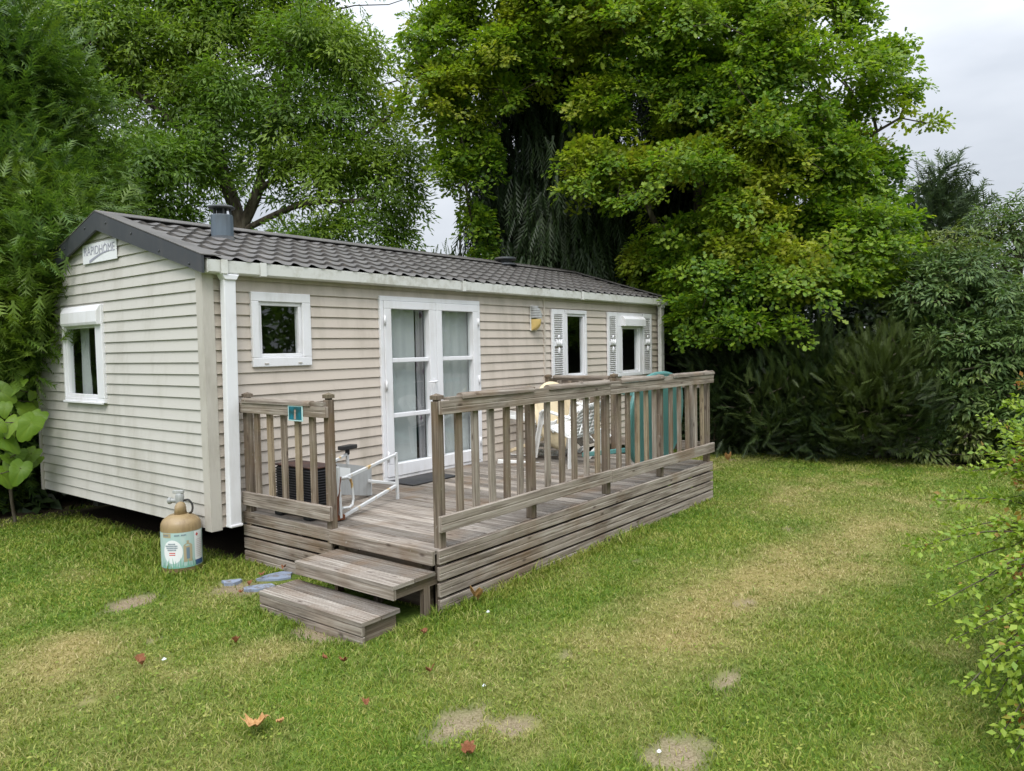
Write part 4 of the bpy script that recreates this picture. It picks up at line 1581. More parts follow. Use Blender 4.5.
rough_slab(poly(.13, -.72, .19, .13, 9, -.7), -.03, .016, 'broken_slab', 'largest blue grey broken slab lying against the terrace skirt', M['slab'])
rough_slab(poly(-.15, -.54, .12, .06, 8, -.5), -.03, .014, 'broken_slab', 'thin blue grey slab piece in grass nearest the gas bottle', M['slab'])
rough_slab(poly(-.13, -.84, .12, .065, 8, -.8), -.03, .015, 'broken_slab', 'small blue grey slab piece touching the lower step', M['slab'])


def leafmesh(name, c, s, rz, curl, mt_, label, cat, lobed=False, group=None):
    """a dry leaf, crumpled: lobed outline, blade buckled along the midrib"""
    mb = MB()
    n, k = 14, 4
    sd = random.uniform(0, 90)
    def wid(t):
        return .40 * math.sin(PI * min(1, t ** .8 + .02)) * (1 + (.22 * math.cos(t * 22) if lobed else 0))
    def q(t, f):
        u, v = t - .5, wid(t) * f
        x, y = u * s, v * s
        nz = float(fbm(np.array([[u * 4 + sd, v * 4, sd]]), 3, 3)[0]) - .5
        z = curl * s * (abs(v) * 1.5 + u * u * 1.3 + .25 * math.sin(5 * u + sd)) + .75 * s * nz + .016
        x *= 1 - .25 * curl
        return (c[0] + x * math.cos(rz) - y * math.sin(rz), c[1] + x * math.sin(rz) + y * math.cos(rz), c[2] + z)
    for i in range(n):
        for j in range(-k, k):
            mb.face([q(i / n, j / k), q((i + 1) / n, j / k), q((i + 1) / n, (j + 1) / k), q(i / n, (j + 1) / k)])
    o = mb.build(name, mt_, None, origin=c)
    bm = bmesh.new(); bm.from_mesh(o.data); bmesh.ops.remove_doubles(bm, verts=bm.verts, dist=1e-5); bm.to_mesh(o.data); bm.free()
    sl = o.modifiers.new('thick', 'SOLIDIFY'); sl.thickness = .0015
    return tag(o, label, cat, group)


brown = grimy('dry_leaf', (.22, .085, .035), .7, (.10, .05, .02), .6, 30, streak=False)
tan_ = grimy('tan_dry_leaf', (.42, .235, .09), .6, (.24, .11, .04), .8, 28, streak=False)
gl = [((-1.42, -2.80), .15, .5, .35, tan_, 'large crumpled tan leaf on the lawn in the foreground', True),
      ((-1.33, -2.86), .05, 2.0, .3, tan_, 'scrap of tan leaf beside the large crumpled leaf', False)]
for (x, y), s, rz, cu, mt_, lb, lob in gl:
    leafmesh('dry_leaf', (x, y, .025), s, rz, cu, mt_, lb, 'leaf', lob)
mb = MB()   # the fold turned over on itself
P0 = [(-1.47, -2.74, .10), (-1.36, -2.69, .12), (-1.29, -2.72, .13), (-1.37, -2.80, .055), (-1.46, -2.83, .04)]
mb.face([P0[0], P0[1], P0[3], P0[4]]); mb.face([P0[1], P0[2], P0[3]])
G = 'dry brown leaves scattered on the lawn'
for (px_, py_), s, lb in (((236, 642), .09, 'dry brown leaf on grass left of the lower step'), ((141, 664), .09, 'dry brown leaf on the open left lawn'), ((343, 664), .08, 'curled brown leaf on lawn below the steps'),
                          ((430, 673), .08, 'small brown leaf on lawn in front of the corner post'), ((424, 634), .07, 'brown leaf close to the corner post base'), ((468, 754), .10, 'brown leaf beside the bare patch in the foreground'), ((366, 706), .06, 'tiny brown leaf in the middle foreground grass'), ((262, 577), .08, 'brown leaf lying on the largest blue grey slab'), ((250, 585), .07, 'brown leaf between the blue grey slabs'), ((284, 570), .07, 'brown leaf against terrace skirt behind the slabs'), ((241, 594), .06, 'brown leaf just below the slabs'), ((325, 660), .05, 'brown leaf scrap beside curled leaf below the steps')):
    d = MR.T @ np.array([(px_ - 512) / FPX, (385.5 - py_) / FPX, 1.0])
    q = CAM + d * (-CAM[2] + .025) / d[2]
    leafmesh('dry_leaf', tuple(q), s * .75, random.uniform(0, 6), .6, brown, lb, 'leaf', True, G)
for (px_, py_), s, lb in (((477, 601), .15, 'rolled tan leaf in the grass beside the terrace skirt'), ((728, 384 + 75), .16, 'tan leaf at the far edge of the lawn')):
    d = MR.T @ np.array([(px_ - 512) / FPX, (385.5 - py_) / FPX, 1.0])
    q = CAM + d * (-CAM[2] + .03) / d[2]
    leafmesh('dry_leaf', tuple(q), s * .8, .4, .9, tan_, lb, 'leaf', False)
paper = mat('white_paper', (.7, .74, .8), .7)[0]
for (px_, py_), s, lb in (((488, 609), .035, 'tiny white scrap beside the rolled tan leaf'), ((164, 656), .03, 'tiny white scrap on the left lawn'), ((659, 747), .03, 'white scrap on the bare patch at the bottom'), ((484, 682), .025, 'tiny white scrap in the middle foreground grass'), ((681, 502), .07, 'pale pebble on lawn beside the terrace skirt')):
    d = MR.T @ np.array([(px_ - 512) / FPX, (385.5 - py_) / FPX, 1.0])
    q = CAM + d * (-CAM[2] + .04) / d[2]
    mb = MB()
    n_ = 7
    base = [(q[0] + s * .5 * math.cos(2 * PI * k / n_) * random.uniform(.7, 1.1), q[1] + s * .4 * math.sin(2 * PI * k / n_) * random.uniform(.7, 1.1)) for k in range(n_)]
    for k in range(n_):
        l = (k + 1) % n_
        mb.face([(*base[k], q[2] - .02), (*base[l], q[2] - .02), (q[0], q[1], q[2] - .008)])
    o = mb.build('litter_scrap' if 'pebble' not in lb else 'pebble', paper, None, origin=q)
    tag(o, lb, 'litter' if 'pebble' not in lb else 'stone')
# ------------------------------------------------------------------ foliage tools
def unit(v):
    return v / (np.linalg.norm(v, axis=-1, keepdims=True) + 1e-9)


def rvec(n):
    return unit(rng.normal(size=(n, 3)))


KITE = (np.array([(0, 0, 0), (.45, .27, .06), (1, 0, -.06), (.45, -.27, .06)], float), np.array([(0, 2, 1), (0, 3, 2)]))
SLIM = (np.array([(0, 0, 0), (.4, .17, .05), (1, 0, -.12), (.4, -.17, .05)], float), np.array([(0, 2, 1), (0, 3, 2)]))
OAK = (np.array([(0, 0, 0), (.30, .15, .03), (.42, .33, .06), (.55, .18, .04), (.78, .33, .05), (1, .0, -.08), (.78, -.33, .05), (.55, -.18, .04), (.42, -.33, .06), (.30, -.15, .03), (.5, 0, 0)], float),
       np.array([(10, i, (i + 1) % 10) for i in range(10)]))


def frond(n=6, w=.34, ang=.62, droop=.0, fat=1.0):
    """flat feathery spray: a thin axis with narrow side-shoots pointing forward"""
    V, F = [], []
    def tri(a, b, c):
        i = len(V); V.extend([a, b, c]); F.append((i, i + 1, i + 2))
    tri((0, -.025 * fat, 0), (0, .025 * fat, 0), (1, 0, -droop))
    for k in range(n):
        t = .12 + .78 * k / n
        L = w * (1 - .65 * t) * (1.25 if k % 2 else 1)
        for s in (-1, 1):
            z0 = -droop * t * t
            dx, dy = L * math.cos(ang), s * L * math.sin(ang)
            tri((t - .03 * fat, 0, z0), (t + .05 * fat, 0, z0), (t + dx, dy, z0 - .04))
    return np.array(V, float), np.array(F)


FR = frond(4, .42, .60, .05, 1.7); FRD = frond(6, .26, .45, .12); FRY = frond(5, .42, .52, -.04, 1.5)


def heart(n=9):
    P = [(0, 0)]
    for t in np.linspace(.12, 1, n):
        pass
    pr = [(-.10, .16), (-.13, .34), (0, .48), (.2, .52), (.42, .45), (.62, .34), (.78, .24), (1.0, 0)]
    V = [(0, 0, 0)] + [(x, y, .10 * abs(y) - .10 * x * x) for x, y in pr] + [(x, -y, .10 * abs(y) - .10 * x * x) for x, y in pr[-2::-1]]
    mid = [(.25, 0, -.01), (.6, 0, -.05)]
    k = len(V)
    V += mid
    F = []
    for i in range(1, k - 1):
        m = k if V[i][0] < .45 else k + 1
        F.append((m, i, i + 1))
    F += [(0, 1, k), (0, k, k - 1)]
    return np.array(V, float), np.array(F)


HEART = heart()


def blade(nr=7, nt=40):
    """heart-shaped leaf with sunken veins, slightly cupped; also how strongly each vertex lies on a vein"""
    V, vn = [(.28, 0, 0)], [1.0]
    for j in range(1, nr + 1):
        for i in range(nt):
            th = 2 * PI * i / nt
            a = abs((th + PI) % (2 * PI) - PI)          # 0 tip .. pi stalk
            R_ = .46 + .26 * math.exp(-(a / .42) ** 2) + .05 * math.cos(2 * a) - .20 * math.exp(-((PI - a) / .30) ** 2) + .012 * math.sin(9 * th) + .01 * math.sin(17 * th)
            r = R_ * j / nr
            k = max(0.0, 1 - abs((a / .52 + .5) % 1 - .5) * 5.5) if a < 2.7 else 0.0
            V.append((.28 + r * math.cos(th), r * math.sin(th), .12 * abs(r * math.sin(th)) - .42 * r * r - .018 * k * (1 - j / nr)))
            vn.append(k * (1 - .6 * j / nr))
    F = [(0, 1 + i, 1 + (i + 1) % nt) for i in range(nt)]
    for j in range(nr - 1):
        for i in range(nt):
            a, b_ = 1 + j * nt + i, 1 + j * nt + (i + 1) % nt
            F += [(a, a + nt, b_ + nt), (a, b_ + nt, b_)]
    return (np.array(V, float), np.array(F)), np.array(vn) * .4


BLADE, BVEIN = blade()


def scatter(tm, P, U, N, size, width=None):
    """instances of a leaf template written straight into one vertex/face array"""
    V0, F0 = tm
    U = unit(U); N = unit(N - U * np.sum(N * U, -1, keepdims=True)); Bv = np.cross(N, U)
    n = len(P)
    w = size if width is None else width
    V = P[:, None, :] + (V0[None, :, 0:1] * U[:, None, :] * size[:, None, None] + V0[None, :, 1:2] * Bv[:, None, :] * w[:, None, None] + V0[None, :, 2:3] * N[:, None, :] * size[:, None, None])
    F = F0[None] + (np.arange(n) * len(V0))[:, None, None]
    return V.reshape(-1, 3), F.reshape(-1, 3), len(V0)


def lobes(L, per, rough=.28, inner=.45, gap=.0, gs=.8, seed=1, squash=.85, split=0):
    """cluster centres in lumpy lobes; L rows (px, py, depth, radius in metres). Returns centres, outward directions"""
    Pc, Oc = [], []
    W_ = [(at(*q[:3]), q[3]) for q in L]
    if split:      # break every lobe into smaller boughs of unlike size
        W_ = [(c + rvec(1)[0] * np.array([1, 1, .8]) * r * rng.uniform(.25, .75), r * rng.uniform(.40, .80)) for c, r in W_ for _ in range(split)]
    for k, (c, r) in enumerate(W_):
        n = max(4, int(per * r * r))
        d = rvec(n)
        if split:   # loose boughs: dense along a tilted axis, thinning out to stray sprays
            ax = unit(rvec(1)[0] * np.array([1, 1, .35]) + .4 * unit(c - at(512, 385, 20)))
            g_ = rng.normal(size=(n, 3)) * np.array([1, 1, .62]) * r * .56
            g_ = g_ + ax * (g_ @ ax)[:, None] * .75
            g_ = g_[np.linalg.norm(g_, axis=1) < 1.9 * r]
            d = d[:len(g_)]
            Pc.append(c + g_ - np.array([0, 0, .18]) * (np.linalg.norm(g_, axis=1) / r)[:, None] ** 2); Oc.append(unit(g_ + .3 * r * d))
            continue
        rad = r * (inner + (1 - inner) * rng.random(n) ** .6) * (1 - rough + 2 * rough * fbm(d * 1.8 + k * 7.3, seed, 2))
        p_ = c + d * rad[:, None] * np.array([1, 1, squash])
        Pc.append(p_); Oc.append(d)
    P_, O_ = np.concatenate(Pc), np.concatenate(Oc)
    if gap:
        keep = fbm(P_ * gs, seed + 40, 3) > gap
        P_, O_ = P_[keep], O_[keep]
    return P_, O_


def tint_of(P, thr=.62, seed=5, s=.9):
    return np.clip((fbm(P * s, seed, 3) - thr) * 5, 0, .75)


def leafcloud(P, O, per, rc, size, tm=KITE, up=.7, flat=.35, rnd=.5, thr=.6, seed=5, droop=.0, svar=.3):
    n = len(P)
    nrm = unit(.5 * O + np.array([0, 0, up]) + .35 * rvec(n))
    i = np.repeat(np.arange(n), per)
    m = len(i)
    off = rvec(m)
    off -= nrm[i] * np.sum(off * nrm[i], -1, keepdims=True) * (1 - flat)
    rr = rc * rng.random(m) ** .5
    pos = P[i] + off * rr[:, None]
    U = unit(off + .5 * O[i] + .5 * rvec(m) - np.array([0, 0, droop]))
    N = unit(nrm[i] + rnd * rvec(m))
    sz = size * (1 - svar + 2 * svar * rng.random(m))
    V, F, k = scatter(tm, pos, U, N, sz)
    t = np.clip(tint_of(P, thr, seed)[i] * (.3 + .9 * rng.random(m)) + (rng.random(m) < .012) * .6, 0, .9)
    return V, F, np.repeat(t, k)


def merge(parts):
    V, F, T, o = [], [], [], 0
    for v, f, t in parts:
        V.append(v); F.append(f + o); T.append(t); o += len(v)
    return np.concatenate(V), np.concatenate(F), np.concatenate(T)


def skeleton(trunk, targets, r_tip=.008, r_exp=.47, step=.45, sides=6, jit=.10, rise=.0, kmax=None):
    """branches grown from trunk polyline(s) out to the target points; limb size follows what it carries"""
    nodes, par = [], []
    for poly_ in trunk:
        base = None
        for q in poly_:
            q = np.array(q, float)
            if nodes and base is None:
                j = int(np.argmin(np.linalg.norm(np.array(nodes) - q, axis=1)))
                if np.linalg.norm(nodes[j] - q) < .25:
                    base = j
                    continue
                base = j
            nodes.append(q); par.append(base if base is not None else -1)
            base = len(nodes) - 1
    ntr = len(nodes)
    T = np.array(targets)
    NA = np.zeros((ntr + len(T) * 8, 3)); NA[:ntr] = nodes
    pl = [0.0] * ntr
    cnt = ntr
    d0 = np.min(np.linalg.norm(T[:, None] - NA[None, :ntr], axis=2), axis=1)
    for k in np.argsort(d0):
        t = T[k]
        dd = np.linalg.norm(NA[:cnt] - t, axis=1) + .25 * np.array(pl) + .8 * np.maximum(0, NA[:cnt, 2] - t[2])
        j = int(np.argmin(dd))
        a = NA[j].copy(); L = np.linalg.norm(t - a)
        ns = max(1, min(7, int(L / step)))
        for s in range(1, ns + 1):
            f = s / ns
            q = a + (t - a) * f + np.array([0, 0, rise * L * math.sin(PI * f)]) + (rng.normal(size=3) * jit * step if s < ns else 0)
            if cnt >= len(NA):
                NA = np.concatenate([NA, np.zeros((2000, 3))])
            NA[cnt] = q; par.append(j); pl.append(pl[j] + L / ns); j = cnt; cnt += 1
    w = np.ones(cnt)
    for i in range(cnt - 1, -1, -1):
        if par[i] >= 0:
            w[par[i]] += w[i]
    rad = r_tip * w ** r_exp
    par = np.array(par)
    ch = np.where(par >= 0)[0]
    A, B_ = NA[par[ch]], NA[ch]
    ra, rb = np.minimum(rad[par[ch]], rad[ch] * 1.35), rad[ch]
    t = unit(B_ - A)
    ref = np.where(np.abs(t[:, 2:3]) < .9, np.array([[0, 0, 1.0]]), np.array([[1.0, 0, 0]]))
    u = unit(np.cross(t, ref)); v = np.cross(t, u)
    th = np.arange(sides) * 2 * PI / sides
    rg_ = np.cos(th)[None, :, None] * u[:, None] + np.sin(th)[None, :, None] * v[:, None]
    VA = A[:, None] - t[:, None] * (ra * .3)[:, None, None] + rg_ * ra[:, None, None]
    VB = B_[:, None] + t[:, None] * (rb * .3)[:, None, None] + rg_ * rb[:, None, None]
    V = np.concatenate([VA, VB], 1).reshape(-1, 3)
    k = np.arange(sides); l = (k + 1) % sides
    F0 = np.stack([k, l, l + sides, k + sides], 1)
    F = (F0[None] + (np.arange(len(ch)) * 2 * sides)[:, None, None]).reshape(-1, 4)
    return V, F


def tree(name, label, cat, base, trunk, Pc, twigs, parts, leaf, r_tip=.008, r_exp=.47, group=None, crown='crown', **kw):
    t = thing(name, label, cat, tuple(base), group)
    if len(Pc) > twigs:
        Pt = Pc[rng.choice(len(Pc), twigs, replace=False)]
    else:
        Pt = Pc
    V, F = skeleton(trunk, Pt, r_tip, r_exp, **kw)
    npmesh('trunk', V, F, M['bark'], parent=t, smooth=True)
    V, F, T = merge(parts)
    npmesh(crown, V, F, leaf, {'tint': T}, parent=t)
    return t


def gnd(px, dep):
    q = at(px, 385, dep); q[2] = 0
    return q


def curve3(pts, n=6):
    P = [np.array(p_, float) for p_ in pts]
    o = []
    for i in range(len(P) - 1):
        p0, p1, p2, p3 = P[max(i - 1, 0)], P[i], P[i + 1], P[min(i + 2, len(P) - 1)]
        for t in np.linspace(0, 1, n, endpoint=False):
            o.append(.5 * (2 * p1 + (p2 - p0) * t + (2 * p0 - 5 * p1 + 4 * p2 - p3) * t * t + (3 * p1 - p0 - 3 * p2 + p3) * t ** 3))
    return o + [P[-1]]


# ------------------------------------------------------------------ walnut-like tree behind the home
LW = [(90, 60, 15, 1.0), (150, 40, 15.5, 1.1), (210, 20, 16, 1.2), (280, 25, 16, 1.2), (330, 45, 15.5, .85), (130, 115, 14.5, .95), (190, 95, 15.5, 1.0),
      (250, 95, 16, 1.1), (310, 110, 15, 1.05), (360, 100, 15.5, .85), (396, 150, 15.5, .6), (345, 165, 15, .95), (290, 175, 15.5, .95), (110, 165, 14.2, .85),
      (165, 160, 14.5, .85), (215, 150, 16, .8), (392, 208, 15.2, .58), (350, 222, 15, .75), (300, 228, 15, .75), (415, 180, 15.5, .2), (215, 115, 14.7, .5), (225, 75, 14.8, .6), (200, 140, 14.6, .4), (130, 205, 14.2, .7), (180, 205, 14.6, .65),
      (60, 10, 15, 1.0), (130, -30, 16, 1.2), (230, -50, 16.5, 1.5), (310, -40, 16, 1.2), (366, 55, 15.6, .45), (50, -60, 15.5, 1.3), (160, -110, 16.5, 1.6), (290, -130, 16.5, 1.6), (400, 232, 15.4, .3)]
P_, O_ = lobes(LW, 105, .40, .22, .398, 1.1, 2, .85, 5)
base = gnd(232, 15.2)
tr0 = curve3([base, at(235, 330, 15.2), at(240, 232, 15.2), at(222, 170, 15.2), at(212, 110, 15.5), at(205, 40, 15.8), at(190, -60, 16.2)])
tr1 = curve3([at(240, 232, 15.2), at(258, 190, 15.2), at(268, 140, 15.4), at(290, 70, 15.8), at(310, -30, 16.2)])
tr2 = curve3([at(258, 190, 15.2), at(320, 150, 15.2), at(375, 128, 15.3), at(425, 75, 15.5)])
tr3 = curve3([at(240, 232, 15.2), at(300, 205, 15), at(360, 200, 15), at(400, 190, 15.2)])
tr4 = curve3([at(222, 170, 15.2), at(170, 120, 15), at(120, 80, 15)])
tree('walnut_tree', 'tall airy broadleaf tree with forked trunk rising behind the left half of the roof', 'tree', base, [tr0, tr1, tr2, tr3, tr4], P_, 620,
     [leafcloud(P_, O_, 40, .36, .118, SLIM, .6, .5, .6, .50, 5, .25, .45)], M['ash_leaf'], .007, .5)

# ------------------------------------------------------------------ the big oak at the far end of the home
LO = [(450, 20, 14, .85), (440, 75, 14, .7), (500, 40, 13.8, .7), (460, 120, 14, .65), (500, 90, 13.8, .4), (458, 160, 14, .42), (488, 150, 14, .3), (474, 205, 14.2, .3), (482, 240, 14.4, .25),
      (540, -10, 13.8, .9), (565, 35, 13.8, .5), (620, 0, 13.5, 1.0), (620, 70, 13.5, .75), (595, 95, 13.6, .45), (605, 148, 13.2, .6), (578, 165, 13.2, .32), (645, 165, 13.3, .5),
      (690, 30, 13.5, 1.0), (690, 95, 13.4, .7), (740, 0, 13.5, 1.1), (760, 70, 13.3, 1.0), (800, 20, 13.5, 1.0), (805, -20, 13.8, .9), (820, 80, 13.3, .95), (850, 55, 13.4, .5), (860, 100, 13.3, .6),
      (888, 48, 13.3, .30), (905, 32, 13.3, .22), (910, 88, 13.3, .27), (932, 118, 13.2, .26), (850, 8, 13.5, .45), (868, -10, 13.5, .3), (895, 135, 13.2, .25), (872, 150, 13.2, .45), (760, 140, 13, .9), (820, 150, 13, .85), (845, 180, 13, .6),
      (700, 165, 12.9, .7), (740, 205, 12.6, .8), (800, 215, 12.6, .85), (850, 225, 12.8, .75), (868, 200, 13, .35), (700, 235, 12.8, .75), (645, 255, 13.9, .5), (745, 265, 12.2, .8), (800, 275, 12.2, .8), (845, 280, 12.4, .6),
      (712, 300, 12.6, .6), (735, 320, 12, .6), (785, 320, 12, .6), (830, 315, 12.2, .5), (690, 335, 13, .4), (672, 275, 13.9, .5), (680, 300, 13.6, .45), (480, -60, 14.2, 1.2), (600, -90, 14, 1.6), (730, -100, 14, 1.6), (810, -90, 14, 1.0),
      (868, 245, 12.8, .3), (710, 130, 14.6, .9), (800, 120, 14.8, 1.0), (830, 200, 14.5, 1.0), (760, 230, 14.3, 1.0)]
P_, O_ = lobes(LO, 165, .45, .25, .402, 1.3, 3, .8, 6)
base = gnd(700, 14.6)
ok_ = (P_[:, 2] > 1.9) & ~((P_[:, 0] > 8.6) & (P_[:, 2] < 2.6) & (P_[:, 1] < -1.6))
P_, O_ = P_[ok_], O_[ok_]
trk = curve3([base, at(702, 380, 14.6), at(704, 260, 14.5), at(700, 150, 14.4), at(690, 80, 14.4), at(680, 10, 14.4), at(670, -80, 14.4)])
brs = [curve3([at(704, 260, 14.5), at(760, 200, 13.8), at(820, 160, 13.4), at(870, 135, 13.3), at(900, 118, 13.3)]),
       curve3([at(700, 150, 14.4), at(740, 90, 13.9), at(790, 55, 13.7), at(825, 50, 13.6)]),
       curve3([at(704, 300, 14.5), at(720, 290, 13.4), at(740, 290, 12.6), at(770, 300, 12.3)]),
       curve3([at(704, 260, 14.5), at(660, 230, 13.6), at(640, 190, 13.4), at(600, 160, 13.4)]),
       curve3([at(690, 80, 14.4), at(620, 40, 14), at(540, 30, 13.9), at(460, 60, 14)]),
       curve3([at(460, 60, 14), at(462, 150, 14), at(474, 240, 14.3)])]
tree('oak_tree', 'huge yellow green oak towering over the far end of the home', 'tree', base, [trk] + brs, P_, 1100,
     [leafcloud(P_, O_, 38, .22, .084, OAK, .8, .35, .5, .54, 8, .05, .45)], M['oak_leaf'], .007, .5)

# ------------------------------------------------------------------ dark weeping conifers behind the oak
def weeper(name, label, L, base_px, dep, top_y, n, seed, leaf='weeper', size=(.45, .95), group=None):
    Pw, Ow = lobes(L, n, .3, .3, 0, 1, seed, 1.2)
    m = len(Pw)
    i = np.repeat(np.arange(m), 7)
    k = len(i)
    pos = Pw[i] + rng.normal(size=(k, 3)) * .20
    U = unit(np.array([0, 0, -1.0]) + .38 * Ow[i] * np.array([1, 1, .2]) + .22 * rvec(k))
    N = unit(Ow[i] * np.array([1, 1, 0]) + .6 * rvec(k))
    s = rng.uniform(*size, k)
    V, F, q = scatter(FRD, pos, U, N, s, s * 1.25)
    b_ = gnd(base_px, dep)
    tr = [curve3([b_, at(base_px, 200, dep), at(base_px, top_y, dep)])]
    return tree(name, label, 'conifer', b_, tr, Pw, 260, [(V, F, np.repeat(tint_of(Pw, .6, seed)[i] * .6, q))], M[leaf], .008, .5, group)


weeper('weeping_conifer', 'dark conifer with drooping sprays behind the roof, left of the oak trunk', [(530, 60, 15.5, .9), (570, 110, 15.5, 1.1), (520, 150, 15.6, 1.0), (590, 190, 15.4, 1.2), (530, 215, 15.4, 1.0), (560, 255, 15.3, 1.1), (510, 265, 15.4, .7), (610, 250, 15.4, .9), (570, 20, 15.6, 1.0), (560, 300, 15.3, 1.1), (615, 300, 15.3, .9), (510, 300, 15.3, .7), (495, 210, 15.5, .55)], 560, 15.8, -20, 120, 12)
weeper('weeping_conifer', 'dark drooping conifer hidden deep behind the oak trunk', [(660, 90, 16.5, 1.0), (690, 150, 16.4, 1.0), (655, 170, 16.6, .8), (710, 220, 16.2, 1.1), (660, 235, 16.4, 1.0), (740, 280, 16.0, 1.2), (690, 290, 16.2, 1.2), (640, 300, 16.2, 1.1), (700, 350, 16, 1.2), (640, 350, 16, 1.2), (760, 350, 16, 1.2)], 690, 16.8, 10, 95, 13)
weeper('young_conifer', 'slender pale conifer tip showing in the sky gap above the roof ridge', [(455, 262, 18, .35), (440, 275, 18, .45), (475, 270, 18, .4), (460, 300, 18, .8)], 460, 18, 246, 90, 14, 'elder_leaf', (.3, .55))


# ------------------------------------------------------------------ feathery conifers
def conifer(name, label, L, base_px, dep, top_y, n, seed, leaf, per=8, size=(.30, .55), up=.35, out=1.0, tm=FR, group=None, squash=1.0, thr=.58, cat='conifer', wmul=1.3, spread=.16):
    Pw, Ow = lobes(L, n, .32, .45, .0, 1, seed, squash)
    m = len(Pw)
    i = np.repeat(np.arange(m), per)
    k = len(i)
    pos = Pw[i] + rng.normal(size=(k, 3)) * spread
    cu, cn = .5 * rvec(m), .55 * rvec(m)      # the sprays of one branch lie alike
    U = unit(out * Ow[i] + np.array([0, 0, up]) + cu[i] + .30 * rvec(k))
    N = unit(np.array([0, 0, 1.0]) + .45 * Ow[i] + cn[i] + .22 * rvec(k))
    s = rng.uniform(*size, k)
    V, F, q = scatter(tm, pos, U, N, s, s * wmul)
    t = np.clip(tint_of(Pw, thr, seed + 3) + .45 * (rng.random(m) < .22) * rng.random(m), 0, .8)[i] * (.5 + .5 * rng.random(k))
    b_ = gnd(base_px, dep)
    return tree(name, label, cat, b_, [curve3([b_, at(base_px, 330, dep), at(base_px, top_y, dep)])], Pw, 240, [(V, F, np.repeat(t, q))], M[leaf], .007, .48, group)


conifer('cypress', 'tall feathery green cypress leaning over the left corner of the home', [(-20, 80, 9.6, .75), (30, 75, 10, .6), (65, 120, 10.4, .55), (-10, 140, 9.4, .75), (45, 165, 9.9, .65), (85, 180, 10.6, .5), (15, 200, 9.0, .7), (60, 215, 9.4, .5), (90, 200, 10, .4),
         (-30, 220, 9.2, .8), (36, 250, 8.35, .34), (0, 265, 8.5, .6), (36, 285, 8.25, .27), (40, 310, 8.2, .2), (10, 320, 8.4, .45), (-30, 320, 8.6, .7), (32, 335, 8.2, .24), (10, 350, 8.3, .3), (46, 228, 8.4, .28), (52, 238, 8.2, .2), (46, 252, 8.0, .2), (40, 262, 7.9, .16), (56, 226, 8.3, .18), (52, 250, 8.3, .2), (50, 275, 8.2, .18), (48, 300, 8.15, .15), (56, 215, 8.8, .3), (52, 262, 8.25, .15), (22, 222, 8.6, .45), (-10, 420, 9.2, .6), (10, 460, 9.4, .5), (-30, 470, 9.2, .6), (30, 480, 9.8, .4), (-80, 120, 9.4, .9), (-90, 260, 9, .9), (-60, 20, 9.8, .8), (10, 40, 10.2, .5), (85, 215, 11, .45), (-70, 380, 8.9, .7), (0, 372, 9.3, .4)],
        -20, 9.7, -10, 300, 15, 'thuja', 11, (.14, .32), .05, 1.0, FR)

M['yew_pale'] = leafmat('spruce_sprays', [(.035, .06, .03), (.06, .095, .045), (.09, .13, .06)], (.14, .18, .06), trans=.15)
# ------------------------------------------------------------------ hedge of yew-like conifers along the far side of the lawn
YW = 'dark feathery conifers in the far hedge row'
conifer('yew', 'feathery dark conifer with paler fan-shaped fronds standing at the right of hedge row', [(880, 385, 11.3, .55), (905, 412, 11.2, .42), (860, 410, 11.3, .45), (892, 362, 11.4, .36), (855, 375, 11.6, .4), (885, 428, 11.3, .4), (918, 392, 11.5, .36)], 880, 11.8, 330, 300, 21, 'yew', 9, (.16, .36), .75, .9, FRY, YW, 1.0, .48, 'conifer', .95)
conifer('yew', 'dull olive conifer in middle of hedge row with fronds touching the ivy', [(800, 390, 12.0, .65), (830, 412, 11.8, .5), (775, 405, 12, .55), (820, 368, 12.1, .5), (790, 365, 12.3, .5), (805, 425, 11.9, .45)], 805, 12.6, 330, 260, 22, 'yew', 9, (.16, .36), .65, .9, FRY, YW, 1.0, .55, 'conifer', .95)
conifer('yew', 'darkest conifer of hedge row beside the corner post of the terrace', [(735, 395, 12.8, .8), (760, 380, 12.8, .7), (730, 350, 13, .7), (715, 415, 12.8, .6), (750, 420, 12.7, .5)], 735, 13.4, 340, 230, 23, 'yew', 9, (.16, .36), .45, .9, FRY, YW, 1.0, .62, 'conifer', .95)


# ------------------------------------------------------------------ elder-like shrubs at the right
def elder(label, L, base_px, dep, top, n, seed, thr=.56, per=30, leaf='elder_leaf', name='elder_shrub', cat='shrub', size=.105, blossom=0, group='big grey green shrubs beyond the lawn'):
    Pw, Ow = lobes(L, n, .34, .4, .36, 1.0, seed, .85)
    b_ = gnd(base_px, dep)
    tr = [curve3([b_, at(base_px, 400, dep), at(base_px + 10, top, dep)]), curve3([b_ + np.array([.15, -.1, 0]), at(base_px + 30, 380, dep - .2), at(base_px + 60, top + 30, dep - .2)])]
    t = tree(name, label, cat, b_, tr, Pw, 260, [leafcloud(Pw, Ow, per, .26, size, SLIM, 1.0, .16, .3, thr, seed, .22)], M[leaf], .006, .5, group)
    if blossom:
        j = rng.choice(len(Pw), blossom, replace=False)
        toC = unit(CAM - Pw[j])
        k = np.repeat(np.arange(blossom), 26)
        o_ = rvec(len(k)) * np.array([1, 1, .4])
        V, F, q = scatter(KITE, Pw[j][k] + toC[k] * .18 + np.array([0, 0, .16]) + o_ * .10, o_, np.tile([0, 0, 1.0], (len(k), 1)) + .3 * rvec(len(k)), np.full(len(k), .045))
        npmesh('blossom', V, F, M['blossom'], parent=t)
    return t


